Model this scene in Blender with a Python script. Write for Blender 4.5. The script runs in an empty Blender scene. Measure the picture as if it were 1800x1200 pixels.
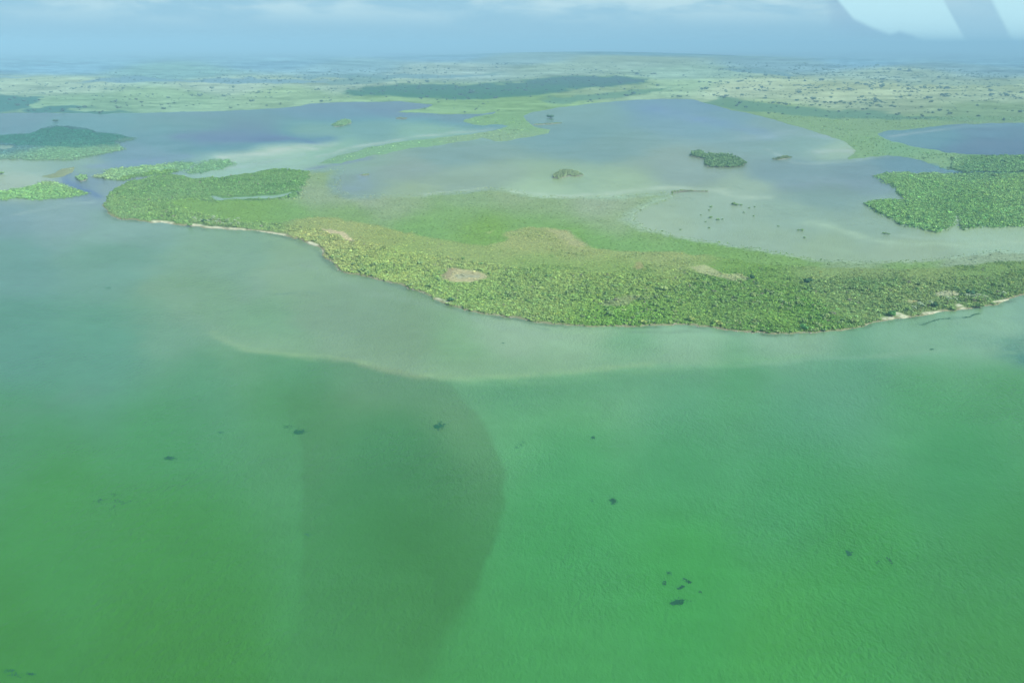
import bpy, math, random
import numpy as np
from mathutils import Vector

random.seed(7)
rng = np.random.default_rng(11)
R = math.radians
sc = bpy.context.scene
C = sc.collection

# ------------------------------------------------------------------ camera
CAM_H = 350.0
FPX = 1413.0                      # focal length in photo pixels (1800 wide)
HOR = 78.0                        # row of the horizon
PITCH = math.atan((600 - HOR) / FPX)
cam_d = bpy.data.cameras.new('camera')
cam = bpy.data.objects.new('camera', cam_d)
C.objects.link(cam)
cam_d.sensor_width = 36.0
cam_d.lens = 36.0 * FPX / 1800.0
cam_d.clip_start = 1.0
cam_d.clip_end = 500000.0
cam.location = (0, 0, CAM_H)
cam.rotation_euler = (math.pi / 2 - PITCH, 0, 0)
sc.camera = cam

# ------------------------------------------------------------------ light
SUN_DIR = Vector((0.72, -0.30, 0.62)).normalized()
EXPO = 0.6
SIGMA = 0.85e-4                    # haze density per metre
world = bpy.data.worlds.new('World')
sc.world = world
world.use_nodes = True
wn = world.node_tree
wn.nodes.clear()


def N(nt, typ, **kw):
    n = nt.nodes.new(typ)
    for k, v in kw.items():
        if k == 'inp':
            for kk, vv in v.items():
                n.inputs[kk].default_value = vv
        else:
            setattr(n, k, v)
    return n


def math_n(nt, op, a, b=None, clamp=False):
    n = nt.nodes.new('ShaderNodeMath')
    n.operation = op
    n.use_clamp = clamp
    for i, q in enumerate((a, b)):
        if q is None:
            continue
        if isinstance(q, (int, float)):
            n.inputs[i].default_value = q
        else:
            nt.links.new(q, n.inputs[i])
    return n.outputs[0]


def mapr(nt, val, a, b, c=0.0, d=1.0, mode='SMOOTHSTEP'):
    n = nt.nodes.new('ShaderNodeMapRange')
    n.interpolation_type = mode
    nt.links.new(val, n.inputs[0])
    for i, q in enumerate((a, b, c, d)):
        n.inputs[i + 1].default_value = q
    return n.outputs[0]


def mixc(nt, fac, a, b, blend='MIX'):
    n = nt.nodes.new('ShaderNodeMix')
    n.data_type = 'RGBA'
    n.blend_type = blend
    for i, q in ((0, fac), (6, a), (7, b)):
        if isinstance(q, (int, float)):
            n.inputs[i].default_value = q
        elif isinstance(q, tuple):
            n.inputs[i].default_value = q
        else:
            nt.links.new(q, n.inputs[i])
    return n.outputs[2]


def lin(c):
    c = np.asarray(c, float) / 255.0
    return np.where(c <= 0.04045, c / 12.92, ((c + 0.055) / 1.055) ** 2.4)


def skycol(c):                    # display colour -> emitted radiance
    v = lin(c) / (2 ** EXPO)
    return (float(v[0]), float(v[1]), float(v[2]), 1.0)


def build_world():
    nt = wn
    out = N(nt, 'ShaderNodeOutputWorld')
    sky = N(nt, 'ShaderNodeTexSky')
    sky.sky_type = 'NISHITA'
    sky.sun_disc = False
    sky.sun_elevation = math.asin(SUN_DIR.z)
    sky.sun_rotation = math.atan2(SUN_DIR.x, SUN_DIR.y)
    sky.altitude = 300
    sky.air_density = 1.0
    sky.dust_density = 1.5
    tc = N(nt, 'ShaderNodeTexCoord')
    sep = N(nt, 'ShaderNodeSeparateXYZ')
    nt.links.new(tc.outputs['Generated'], sep.inputs[0])
    z = sep.outputs[2]
    skys = mixc(nt, 1.0, sky.outputs[0], (0.10, 0.10, 0.10, 1), 'MULTIPLY')
    # a layer of moist air and cloud that thickens towards the horizon
    mp = N(nt, 'ShaderNodeMapping')
    mp.inputs['Scale'].default_value = (7.0, 7.0, 26.0)
    nt.links.new(tc.outputs['Generated'], mp.inputs[0])
    no = N(nt, 'ShaderNodeTexNoise', inp={'Scale': 1.0, 'Detail': 6.0, 'Roughness': 0.55, 'Distortion': 0.4})
    nt.links.new(mp.outputs[0], no.inputs[0])
    base = mixc(nt, mapr(nt, z, -0.01, 0.07), skycol((150, 196, 219)), skycol((160, 206, 227)))
    cl = math_n(nt, 'MULTIPLY', mapr(nt, no.outputs[0], 0.40, 0.60), mapr(nt, z, 0.012, 0.05))
    col = mixc(nt, cl, base, skycol((198, 230, 238)))
    # window reflection painted into the sky on the right: bright wedge, grey slope beside it
    az = math_n(nt, 'DIVIDE', sep.outputs[0], math_n(nt, 'MAXIMUM', sep.outputs[1], 0.02))
    az2 = math_n(nt, 'ADD', az, math_n(nt, 'MULTIPLY', math_n(nt, 'SUBTRACT', no.outputs[0], 0.5), 0.03))
    cur = N(nt, 'ShaderNodeFloatCurve')
    c = cur.mapping.curves[0]
    cur.mapping.use_clip = False
    # x: azimuth tan mapped 0.35..0.70, y: elevation of the wedge edge / 0.08
    pts = [(0.0, 1.5), (0.063, 0.56), (0.127, 0.31), (0.19, 0.20), (0.257, 0.105), (0.285, 0.15), (0.33, 0.10),
           (0.385, -0.02), (0.46, -0.1), (1.0, -0.1)]
    c.points[0].location = pts[0]
    c.points[1].location = pts[-1]
    for p in pts[1:-1]:
        c.points.new(*p)
    for p in c.points:
        p.handle_type = 'VECTOR'
    cur.mapping.update()
    a01 = math_n(nt, 'DIVIDE', math_n(nt, 'SUBTRACT', az, 0.35), 0.35, True)
    nt.links.new(a01, cur.inputs[1])
    el = math_n(nt, 'DIVIDE', z, 0.08)
    dif = math_n(nt, 'SUBTRACT', el, cur.outputs[0])
    edge = mapr(nt, dif, -0.03, 0.05)
    topf = mapr(nt, z, 0.16, 0.10)
    far = mapr(nt, az2, 1.0, 0.75)
    m = math_n(nt, 'MULTIPLY', edge, math_n(nt, 'MULTIPLY', topf, far))
    # grey strut of the window reflection, painted across the wedge
    sl = math_n(nt, 'SUBTRACT', az, math_n(nt, 'MULTIPLY', z, -0.87))
    s1 = math_n(nt, 'MULTIPLY', mapr(nt, sl, 0.529, 0.534), mapr(nt, sl, 0.590, 0.582))
    dk = math_n(nt, 'MULTIPLY', math_n(nt, 'MULTIPLY', mapr(nt, dif, -0.75, -0.05), mapr(nt, az, 0.22, 0.36)), 0.55)
    col = mixc(nt, dk, col, skycol((146, 186, 214)))
    m2 = math_n(nt, 'MULTIPLY', m, math_n(nt, 'SUBTRACT', 1.0, math_n(nt, 'MULTIPLY', s1, 0.72)))
    col = mixc(nt, m2, col, skycol((196, 240, 250)))
    # high up the layer opens and the blue sky shows through
    cover = mapr(nt, z, 0.55, 0.06, 0.25, 1.0)
    fin = mixc(nt, cover, skys, col)
    bg = N(nt, 'ShaderNodeBackground', inp={'Strength': 1.0})
    nt.links.new(fin, bg.inputs[0])
    nt.links.new(bg.outputs[0], out.inputs[0])


build_world()
sun_d = bpy.data.lights.new('sun', 'SUN')
sun_d.energy = 3.6
sun_d.angle = R(0.6)
sun_d.color = (1.0, 0.95, 0.86)
sun = bpy.data.objects.new('sun', sun_d)
C.objects.link(sun)
sun.rotation_euler = SUN_DIR.to_track_quat('Z', 'Y').to_euler()
sun.location = (300, -200, 900)
sc.view_settings.view_transform = 'Standard'
sc.view_settings.look = 'None'
sc.view_settings.gamma = 1.0
sc.view_settings.exposure = EXPO
sc.view_settings.use_curve_mapping = False
sc.render.engine = 'CYCLES'
sc.cycles.max_bounces = 4
sc.cycles.diffuse_bounces = 2
sc.cycles.glossy_bounces = 2
sc.cycles.volume_bounces = 0
sc.cycles.caustics_reflective = False
sc.cycles.use_denoising = True
sc.cycles.sample_clamp_indirect = 3.0

# ------------------------------------------------------------------ mapping between ground and photograph rows/columns
cp, sp_ = math.cos(PITCH), math.sin(PITCH)


def G(u, v, z=0.0):
    """ground point seen at photo pixel u, v"""
    u = np.asarray(u, float)
    v = np.asarray(v, float)
    a = (u - 900) / FPX
    b = -(v - 600) / FPX
    dy = cp + b * sp_
    dz = -sp_ + b * cp
    t = (z - CAM_H) / dz
    return a * t, dy * t


def UV(x, y, z=0.0):
    zc = z - CAM_H
    d = y * cp - zc * sp_
    d = np.maximum(d, 1.0)
    b = (y * sp_ + zc * cp) / d
    return 900 + FPX * x / d, 600 - FPX * b


# ------------------------------------------------------------------ noise
def _hash(ix, iy, s):
    h = (ix * 374761393 + iy * 668265263 + s * 974634777) & 0xFFFFFFFF
    h = ((h ^ (h >> 13)) * 1274126177) & 0xFFFFFFFF
    return ((h ^ (h >> 16)) & 0xFFFFFF) / float(0xFFFFFF)


def vnoise(x, y, s=0):
    ix = np.floor(x).astype(np.int64)
    iy = np.floor(y).astype(np.int64)
    fx = x - ix
    fy = y - iy
    fx = fx * fx * (3 - 2 * fx)
    fy = fy * fy * (3 - 2 * fy)
    a = _hash(ix, iy, s)
    b = _hash(ix + 1, iy, s)
    c = _hash(ix, iy + 1, s)
    d = _hash(ix + 1, iy + 1, s)
    return (a + (b - a) * fx) * (1 - fy) + (c + (d - c) * fx) * fy


def fbm(x, y, s=0, o=4, g=0.5):
    r = 0
    a = 1.0
    t = 0
    for i in range(o):
        r = r + a * vnoise(x * 2 ** i + 17.3 * i, y * 2 ** i - 9.1 * i, s + i)
        t += a
        a *= g
    return r / t * 2 - 1


def sstep(x, a, b):
    t = np.clip((x - a) / (b - a), 0, 1)
    return t * t * (3 - 2 * t)


# ------------------------------------------------------------------ shapes of land and water
AS = 2.6      # a row counts for this many columns in distances


def sdf(u, v, poly, margin=30):
    """signed distance (pixels, inside positive) to a polygon, -margin far away"""
    P = np.array(poly, float)
    res = np.full(u.shape, -float(margin))
    m = ((u > P[:, 0].min() - margin) & (u < P[:, 0].max() + margin) &
         (v > P[:, 1].min() - margin / AS) & (v < P[:, 1].max() + margin / AS))
    idx = np.nonzero(m)
    if len(idx[0]) == 0:
        return res
    x = u[idx]
    y = v[idx]
    d2 = np.full(x.shape, 1e9)
    ins = np.zeros(x.shape, bool)
    Q = np.roll(P, -1, axis=0)
    for (x0, y0), (x1, y1) in zip(P, Q):
        ex, ey = x1 - x0, (y1 - y0) * AS
        px, py = x - x0, (y - y0) * AS
        t = np.clip((px * ex + py * ey) / (ex * ex + ey * ey + 1e-9), 0, 1)
        d2 = np.minimum(d2, (px - t * ex) ** 2 + (py - t * ey) ** 2)
        if y0 != y1:
            c = ((y0 > y) != (y1 > y)) & (x < (x1 - x0) * (y - y0) / (y1 - y0) + x0)
            ins ^= c
    d = np.sqrt(d2)
    res[idx] = np.where(ins, d, -np.minimum(d, margin))
    return res


def dline(u, v, pl):
    d2 = np.full(u.shape, 1e9)
    for (x0, y0), (x1, y1) in zip(pl[:-1], pl[1:]):
        ex, ey = x1 - x0, (y1 - y0) * AS
        px, py = u - x0, (v - y0) * AS
        t = np.clip((px * ex + py * ey) / (ex * ex + ey * ey + 1e-9), 0, 1)
        d2 = np.minimum(d2, (px - t * ex) ** 2 + (py - t * ey) ** 2)
    return np.sqrt(d2)


MAIN = [(182, 362), (190, 375), (215, 386), (270, 391), (330, 397), (400, 403), (450, 406), (500, 414), (540, 426),
        (562, 436), (566, 450), (585, 465), (610, 480), (660, 491), (700, 501), (740, 514), (790, 538), (850, 552),
        (920, 562), (980, 571), (1040, 575), (1100, 574), (1160, 573), (1200, 571), (1260, 578), (1330, 586),
        (1400, 587), (1470, 581), (1520, 573), (1560, 562), (1600, 559), (1640, 550), (1700, 544), (1750, 536),
        (1800, 519), (1900, 490), (2100, 440), (2500, 380), (2500, 340), (2100, 405), (1900, 436), (1800, 444),
        (1750, 441), (1700, 449), (1650, 454), (1600, 460), (1500, 459), (1430, 456), (1350, 441), (1300, 433),
        (1240, 424), (1180, 414), (1140, 402), (1110, 388), (1120, 372), (1150, 358), (1185, 345), (1170, 340),
        (1100, 344), (1000, 347), (940, 346), (900, 336), (860, 333), (800, 338), (740, 344), (680, 344), (620, 345),
        (592, 338), (588, 325), (596, 310), (604, 296), (560, 299), (530, 300), (480, 297), (440, 304), (400, 310),
        (340, 315), (310, 308), (290, 306), (262, 312), (240, 316), (225, 318), (205, 330), (188, 345)]
POND = [(365, 345), (378, 343), (400, 348), (440, 344), (480, 342), (512, 336), (527, 338), (500, 346), (480, 350),
        (440, 349), (400, 353), (375, 351)]
STRIP = [(550, 290), (590, 275), (640, 262), (700, 250), (760, 243), (820, 238), (850, 233), (890, 234), (930, 222),
         (967, 229), (965, 234), (935, 240), (900, 246), (870, 249), (850, 243), (820, 248), (760, 256), (700, 264),
         (640, 277), (590, 288)]
NORTH = [(-900, 205), (0, 199), (100, 199), (180, 200), (270, 198), (400, 195), (500, 189), (530, 186), (545, 182),
         (600, 180), (650, 179), (700, 178), (760, 184), (750, 190), (710, 194), (697, 197), (720, 198), (790, 201),
         (850, 200), (872, 196), (866, 200), (835, 205), (815, 210), (814, 214), (830, 218), (852, 221), (885, 218),
         (893, 222), (870, 229), (850, 233), (880, 238), (930, 236), (940, 226), (925, 212), (920, 204), (935, 197),
         (975, 190), (1040, 182), (1100, 177), (1160, 174), (1220, 175), (1240, 182), (1265, 188), (1290, 195),
         (1320, 200), (1350, 208), (1400, 222), (1440, 235), (1470, 243), (1490, 252), (1502, 265), (1496, 275),
         (1490, 281), (1520, 277), (1560, 274), (1600, 277), (1630, 285), (1645, 295), (1660, 300), (1720, 303),
         (1800, 301), (2500, 290), (2700, 60), (-900, 60)]
RLAG = [(1542, 236), (1560, 230), (1620, 226), (1660, 220), (1700, 218), (1800, 216), (2300, 212), (2300, 272),
        (1800, 273), (1700, 272), (1660, 266), (1600, 256), (1560, 246)]
EAST = [(1535, 310), (1560, 305), (1640, 305), (1700, 306), (1800, 304), (2500, 298), (2500, 350), (2100, 396),
        (1800, 399), (1740, 399), (1700, 403), (1690, 405), (1686, 396), (1688, 382), (1683, 380), (1680, 392),
        (1665, 403), (1650, 410), (1625, 405), (1590, 396), (1550, 378), (1530, 368), (1520, 357), (1545, 352),
        (1590, 350), (1580, 338), (1565, 325)]
L1 = [(-900, 240), (0, 239), (50, 236), (75, 229), (95, 223), (120, 222), (150, 228), (170, 233), (200, 237),
      (238, 244), (215, 248), (195, 248), (205, 255), (220, 263), (180, 270), (120, 282), (60, 281), (0, 281),
      (-900, 290)]
L1P = [(-300, 255), (0, 254), (22, 256), (26, 260), (10, 263), (-300, 264)]
L2 = [(-900, 325), (-20, 336), (0, 337), (40, 331), (75, 320), (100, 321), (130, 333), (157, 340), (140, 346),
      (100, 350), (40, 350), (-900, 352)]
L3 = [(166, 310), (200, 297), (260, 292), (310, 285), (344, 286), (330, 295), (300, 305), (270, 308), (235, 312),
      (215, 317), (190, 316)]
L4 = [(327, 303), (345, 290), (370, 283), (402, 281), (409, 289), (390, 298), (355, 305)]
L5 = [(76, 310), (100, 304), (112, 297), (135, 293), (127, 302), (108, 311), (90, 313)]


def warp(u, v, k=1.0):
    """wriggle the outlines a little, the same everywhere in the script"""
    a = fbm(u / 26.0, v / 10.0, 3, 4, 0.6)
    b = fbm(u / 26.0, v / 10.0, 40, 4, 0.6)
    sc_ = np.clip((v - 70) / 260.0, 0.12, 1.0)
    return u + a * 9 * sc_ * k, v + b * 3.4 * sc_ * k


def land_sdf(u, v):
    w, q = warp(u, v)
    d = np.full(u.shape, -30.0)
    for P in (MAIN, STRIP, NORTH, EAST, L1, L2, L3, L4, L5):
        d = np.maximum(d, sdf(w, q, P))
    for P, e in ((POND, 3.4), (RLAG, 0), (L1P, 0)):
        d = np.minimum(d, -sdf(w, q, P) + e)
    return d
    # far bays that reflect the sky left and right of the inland plain
    far = (v - (96 - 34 * np.exp(-((u - 1120) / 520.0) ** 2))) * 3.0 + fbm(u / 60.0, v / 4.0, 9, 4) * 16
    d = np.minimum(d, np.clip(far, -30, 400))
    return d


def rise(x, y):
    """low far hill added behind the plain, imitates the bulge of the horizon through the window"""
    up = sstep(y, 6000, 15000) * (1 - sstep(y, 15000, 40000))
    return 210 * up * np.exp(-((x - 1750) / 4300.0) ** 2)


# ------------------------------------------------------------------ colours, picked as they look, then freed of most haze and light
def kern(u, v, pts, p=3.0, sx=90.0, k=7.5):
    P = np.array([q[:2] for q in pts], float)
    Cc = np.array([lin(q[2]) for q in pts])
    num = np.zeros(u.shape + (3,))
    den = np.zeros(u.shape)
    lv = np.log(np.maximum(v - 40, 12)) * k
    wide = 1.0 - 0.5 * sstep(v, 480, 720)
    for (pu, pv), c in zip(P, Cc):
        d2 = ((u - pu) / sx) ** 2 + (lv - math.log(max(pv - 40, 12)) * k) ** 2
        d2 = d2 * wide * wide
        w = 1.0 / (d2 + 0.33) ** p
        num += w[..., None] * c
        den += w
    return num / den[..., None]


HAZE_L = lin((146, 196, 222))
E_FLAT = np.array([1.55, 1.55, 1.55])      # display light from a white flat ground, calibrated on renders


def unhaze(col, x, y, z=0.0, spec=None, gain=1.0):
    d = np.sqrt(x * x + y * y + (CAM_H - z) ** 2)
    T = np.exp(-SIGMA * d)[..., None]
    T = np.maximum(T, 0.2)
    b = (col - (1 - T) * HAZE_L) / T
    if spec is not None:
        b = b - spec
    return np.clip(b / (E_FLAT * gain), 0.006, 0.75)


WATER = [
    (-400, 1180, (77, 149, 83)), (0, 1180, (74, 149, 80)), (300, 1150, (73, 148, 75)), (300, 950, (74, 153, 82)),
    (80, 900, (77, 157, 88)), (0, 760, (83, 156, 108)), (300, 760, (79, 158, 101)), (0, 620, (96, 158, 139)),
    (200, 620, (99, 163, 139)), (-300, 620, (93, 155, 139)), (0, 450, (109, 162, 153)), (200, 450, (115, 167, 150)),
    (-400, 400, (120, 160, 169)), (0, 380, (125, 165, 172)), (100, 380, (135, 172, 174)), (200, 405, (133, 175, 166)),
    (400, 450, (130, 174, 150)), (350, 530, (127, 172, 140)), (300, 590, (119, 170, 142)), (450, 600, (126, 175, 139)),
    (350, 680, (92, 161, 121)), (500, 700, (85, 156, 103)), (540, 470, (139, 178, 146)), (600, 560, (133, 171, 142)),
    (700, 620, (131, 169, 136)), (820, 640, (130, 179, 135)), (900, 600, (154, 190, 159)), (1000, 610, (154, 195, 159)),
    (900, 700, (100, 175, 121)), (1000, 700, (104, 175, 121)), (1100, 650, (120, 181, 138)), (1200, 610, (149, 195, 161)),
    (1400, 610, (147, 191, 161)), (1600, 600, (134, 185, 154)), (1750, 565, (142, 189, 161)), (1830, 560, (134, 181, 160)),
    (2200, 560, (124, 173, 150)), (1300, 690, (90, 169, 115)), (1600, 690, (86, 168, 110)), (1780, 700, (90, 167, 113)),
    (1000, 800, (82, 168, 108)), (1200, 800, (82, 165, 109)), (1400, 850, (78, 163, 103)), (1700, 800, (78, 161, 105)),
    (1000, 950, (76, 164, 97)), (1200, 1000, (76, 167, 92)), (1500, 1000, (75, 161, 90)), (1750, 1000, (76, 156, 94)),
    (2100, 900, (76, 156, 93)), (1000, 1150, (80, 165, 95)), (1400, 1150, (80, 167, 90)), (1750, 1150, (78, 156, 88)),
    (700, 800, (80, 160, 106)), (700, 950, (78, 158, 95)), (700, 1120, (80, 158, 93)), (800, 1400, (78, 160, 89)),
    (1420, 668, (104, 172, 138)), (1400, 720, (88, 165, 122)), (1200, 690, (96, 170, 128)), (1520, 660, (102, 170, 136)),
    # lagoons
    (-300, 212, (100, 162, 179)), (30, 215, (103, 162, 179)), (150, 212, (110, 167, 179)), (300, 215, (107, 164, 174)),
    (450, 240, (90, 152, 174)), (400, 252, (97, 154, 174)), (300, 250, (110, 160, 174)), (600, 198, (103, 160, 181)),
    (700, 190, (97, 155, 179)), (790, 210, (105, 160, 177)), (640, 228, (120, 170, 174)), (240, 272, (119, 162, 179)),
    (150, 325, (121, 156, 173)), (220, 335, (136, 170, 175)), (480, 268, (161, 202, 184)), (420, 296, (154, 197, 184)),
    (560, 255, (145, 192, 174)), (570, 240, (125, 174, 174)), (750, 230, (135, 184, 174)), (60, 295, (149, 187, 179)),
    (50, 318, (166, 193, 180)), (-300, 300, (156, 186, 180)), (450, 286, (154, 195, 182)), (120, 290, (139, 179, 174)),
    (1000, 200, (129, 174, 179)), (1200, 192, (121, 167, 189)), (1250, 215, (124, 169, 184)), (1000, 240, (121, 167, 174)),
    (800, 270, (129, 169, 169)), (1050, 260, (127, 169, 172)), (700, 300, (141, 170, 165)), (650, 288, (139, 177, 166)),
    (850, 315, (146, 178, 163)), (1000, 315, (152, 188, 165)), (950, 337, (164, 199, 170)), (1100, 328, (159, 193, 167)),
    (1200, 300, (141, 173, 170)), (1350, 230, (134, 174, 179)), (1420, 250, (137, 179, 179)), (1480, 262, (159, 195, 179)),
    (1400, 300, (131, 168, 175)), (1500, 300, (126, 163, 173)), (1580, 288, (114, 159, 174)), (1450, 340, (131, 168, 165)),
    (1400, 378, (150, 185, 170)), (1280, 345, (160, 192, 176)), (1250, 380, (157, 190, 172)), (1180, 392, (160, 190, 166)),
    (1350, 420, (156, 188, 166)), (1450, 452, (158, 190, 162)), (1560, 395, (150, 185, 170)), (1600, 445, (158, 188, 162)),
    (1750, 420, (165, 200, 176)), (2200, 410, (160, 195, 176)), (700, 340, (154, 184, 157)), (640, 322, (134, 166, 163)),
    (1600, 238, (114, 164, 179)), (1750, 228, (104, 157, 179)), (1750, 262, (97, 149, 174)), (2200, 240, (101, 154, 179)),
    (200, 90, (142, 199, 217)), (1700, 88, (148, 198, 224)), (900, 60, (148, 198, 224)),
]
# streaks of pale silt or darker bottom: polyline, width in px, colour, strength
STREAKS = [
    ([(370, 585), (430, 612), (520, 624), (600, 630), (660, 645), (740, 659), (820, 664), (900, 663), (980, 656), (1060, 648), (1150, 640)], 13, (160, 198, 148), 0.5),
    ([(820, 672), (900, 672), (1000, 664), (1100, 655), (1250, 640), (1400, 628)], 22, (130, 188, 140), 0.4),
    ([(1300, 640), (1450, 632), (1560, 622), (1650, 612)], 10, (140, 185, 155), 0.35),
    ([(1420, 396), (1480, 404), (1530, 420), (1580, 430), (1680, 430), (1850, 424)], 14, (175, 208, 182), 0.8),
    ([(1560, 412), (1640, 418), (1700, 416)], 8, (168, 202, 185), 0.5),
    ([(900, 340), (1000, 344), (1100, 338), (1200, 331), (1260, 334), (1290, 345), (1360, 350)], 9, (182, 210, 190), 0.85),
    ([(735, 343), (860, 331)], 6, (178, 206, 190), 0.7),
    ([(400, 278), (480, 264), (570, 255)], 17, (190, 214, 205), 0.9),
    ([(560, 276), (640, 257), (740, 240), (860, 227)], 7, (172, 200, 195), 0.65),
    ([(370, 300), (430, 292), (520, 274)], 9, (168, 200, 200), 0.5),
    ([(330, 240), (440, 244), (560, 247)], 22, (84, 136, 176), 0.85),
    ([(120, 300), (125, 318), (150, 330), (170, 342)], 9, (100, 140, 180), 0.85),
    ([(150, 292), (230, 285), (330, 275)], 10, (128, 160, 195), 0.5),
    ([(540, 300), (600, 288), (650, 280)], 7, (125, 155, 180), 0.75),
    ([(600, 330), (640, 325), (640, 312)], 14, (135, 165, 180), 0.6),
    ([(1150, 190), (1250, 215), (1330, 235)], 20, (125, 165, 205), 0.45),
    ([(1300, 243), (1380, 232), (1450, 240)], 12, (155, 188, 198), 0.5),
    ([(1340, 262), (1400, 284), (1500, 284), (1560, 274)], 5, (165, 195, 195), 0.5),
    ([(1430, 266), (1490, 264)], 12, (175, 200, 198), 0.6),
    ([(1560, 240), (1620, 230), (1700, 222), (1800, 219)], 6, (160, 190, 200), 0.5),
    ([(1380, 330), (1450, 320), (1540, 330)], 30, (138, 168, 182), 0.5),
    ([(1010, 372), (1060, 366), (1090, 390)], 20, (158, 188, 172), 0.5),
    ([(20, 380), (90, 366), (160, 352)], 6, (155, 188, 188), 0.5),
    ([(540, 470), (620, 500), (700, 520), (800, 550), (900, 580), (1000, 590)], 16, (148, 182, 160), 0.35),
    ([(480, 515), (560, 518)], 5, (110, 155, 145), 0.35),
    ([(1100, 582), (1160, 578), (1230, 580), (1300, 586)], 7, (120, 158, 138), 0.45),
    ([(640, 488), (700, 500), (780, 520), (850, 552), (960, 574)], 6, (118, 155, 140), 0.45),
    ([(520, 428), (566, 448), (600, 480)], 6, (120, 155, 145), 0.4),
    ([(1620, 568), (1660, 558), (1700, 554)], 4, (100, 150, 135), 0.4),
    ([(280, 480), (320, 560), (400, 600)], 40, (135, 174, 150), 0.35),
    ([(640, 450), (500, 470), (420, 520)], 26, (140, 174, 158), 0.3),
    ([(1800, 610), (1790, 622), (1830, 640)], 34, (88, 150, 138), 0.75),
    ([(1700, 590), (1740, 600), (1800, 600)], 22, (105, 165, 145), 0.4),
    ([(150, 690), (60, 720), (-60, 760)], 40, (100, 150, 130), 0.35),
]
# broad dark window reflection, painted into the near water's colour
REFL_DARK = [(560, 632), (610, 628), (660, 642), (745, 660), (790, 675), (835, 725), (862, 770), (890, 835), (884, 900),
       (860, 980), (825, 1060), (780, 1130), (740, 1230), (700, 1330), (520, 1330), (515, 1180), (528, 1050),
       (530, 900), (532, 780), (500, 700)]


def water_color(u, v, x, y):
    ca = 1 - 0.55 * sstep(v, 560, 700)
    uw = u + fbm(u / 90.0, v / 22.0, 5, 4) * 26 * ca
    vw = v + fbm(u / 90.0, v / 22.0, 6, 4) * 9 * ca * np.clip((v - 70) / 400, 0.1, 1.2)
    c = kern(uw, vw, WATER)
    # the silt shelf off the spit ends along a curved edge with green water beyond
    yc = np.interp(uw, [150, 300, 370, 430, 520, 600, 660, 740, 820, 900, 980, 1060, 1150, 1300, 1450, 1700],
                   [560, 575, 588, 612, 624, 630, 645, 659, 665, 664, 657, 649, 642, 638, 630, 620])
    bl = vw - yc
    str_ = sstep(uw, 330, 480) * (1 - 0.6 * sstep(uw, 1000, 1400)) * (1 - sstep(uw, 1500, 1700))
    a = str_ * 0.6 * sstep(bl, 1, 9) * (1 - sstep(bl, 20, 95))
    c += (lin((92, 160, 118)) - c) * a[..., None]
    a = str_ * 0.45 * (1 - sstep(bl, -6, 4)) * sstep(bl, -55, -6)
    c += (lin((146, 182, 148)) - c) * a[..., None]
    for pl, wd, cc, st in STREAKS:
        P = np.array(pl, float)
        m = ((uw > P[:, 0].min() - 3 * wd) & (uw < P[:, 0].max() + 3 * wd) &
             (vw > P[:, 1].min() - 2 * wd) & (vw < P[:, 1].max() + 2 * wd))
        if not m.any():
            continue
        un, vn = uw[m], vw[m]
        d = dline(un, vn, pl) / wd
        a = st * np.exp(-d * d) * (0.75 + 0.8 * fbm(un / 30.0, vn / 6.0, 12, 4))
        c[m] += (lin(cc) - c[m]) * np.clip(a, 0, 1)[:, None]
    # dark weed and stained shallows against the open shore
    near = (v > 370) & (v < 610) & (v > shore_mid(u))
    if near.any():
        un, vn = u[near], v[near]
        wu, wv = warp(un, vn)
        dd = -sdf(wu, wv, MAIN, 30)
        a = np.exp(-((dd - 5) / 6.0) ** 2) * np.clip(0.35 + 0.9 * fbm(un / 24.0, vn / 9.0, 55, 4), 0, 0.8)
        c[near] += (lin((104, 140, 122)) - c[near]) * a[:, None]
    b = sdf(u + fbm(u / 50.0, v / 50.0, 21, 3) * 5, v + fbm(u / 40.0, v / 40.0, 22, 3) * 3, REFL_DARK, 60) + fbm(u / 22.0, v / 22.0, 23, 4) * 6
    wdt = 7 + 26 * sstep(v, 980, 1150) + 22 * (1 - sstep(v, 640, 760)) * (1 - sstep(u, 560, 700))
    a = sstep(b, -wdt, wdt) * (0.19 - 0.09 * sstep(v, 950, 1300)) * (1 - 0.4 * (1 - sstep(u, 520, 760))) * (0.5 + 0.5 * sstep(v, 660, 840))
    c = c * (1 - a[..., None] * np.array([0.72, 1.1, 1.1]))  # darkening of the window reflection, put into the water colour
    # uneven bottom: soft mottling and long drifts
    m = 1 + 0.05 * fbm(u / 120.0, v / 30.0, 30, 5) + 0.035 * fbm(u / 28.0, v / 7.0, 31, 4)
    c = c * m[..., None]
    return c


def water_alb(u, v, x, y):
    c = water_color(u, v, x, y)
    d = np.sqrt(x * x + y * y)
    cs = CAM_H / np.sqrt(d * d + CAM_H ** 2)
    F = 0.02 + 0.98 * (1 - cs) ** 5
    F = F * 0.62                       # the rough sea averages the mirror out
    spec = F[..., None] * lin((150, 200, 225)) * 0.9
    return unhaze(c, x, y, 0.0, spec, 1 - F[..., None])


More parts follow.
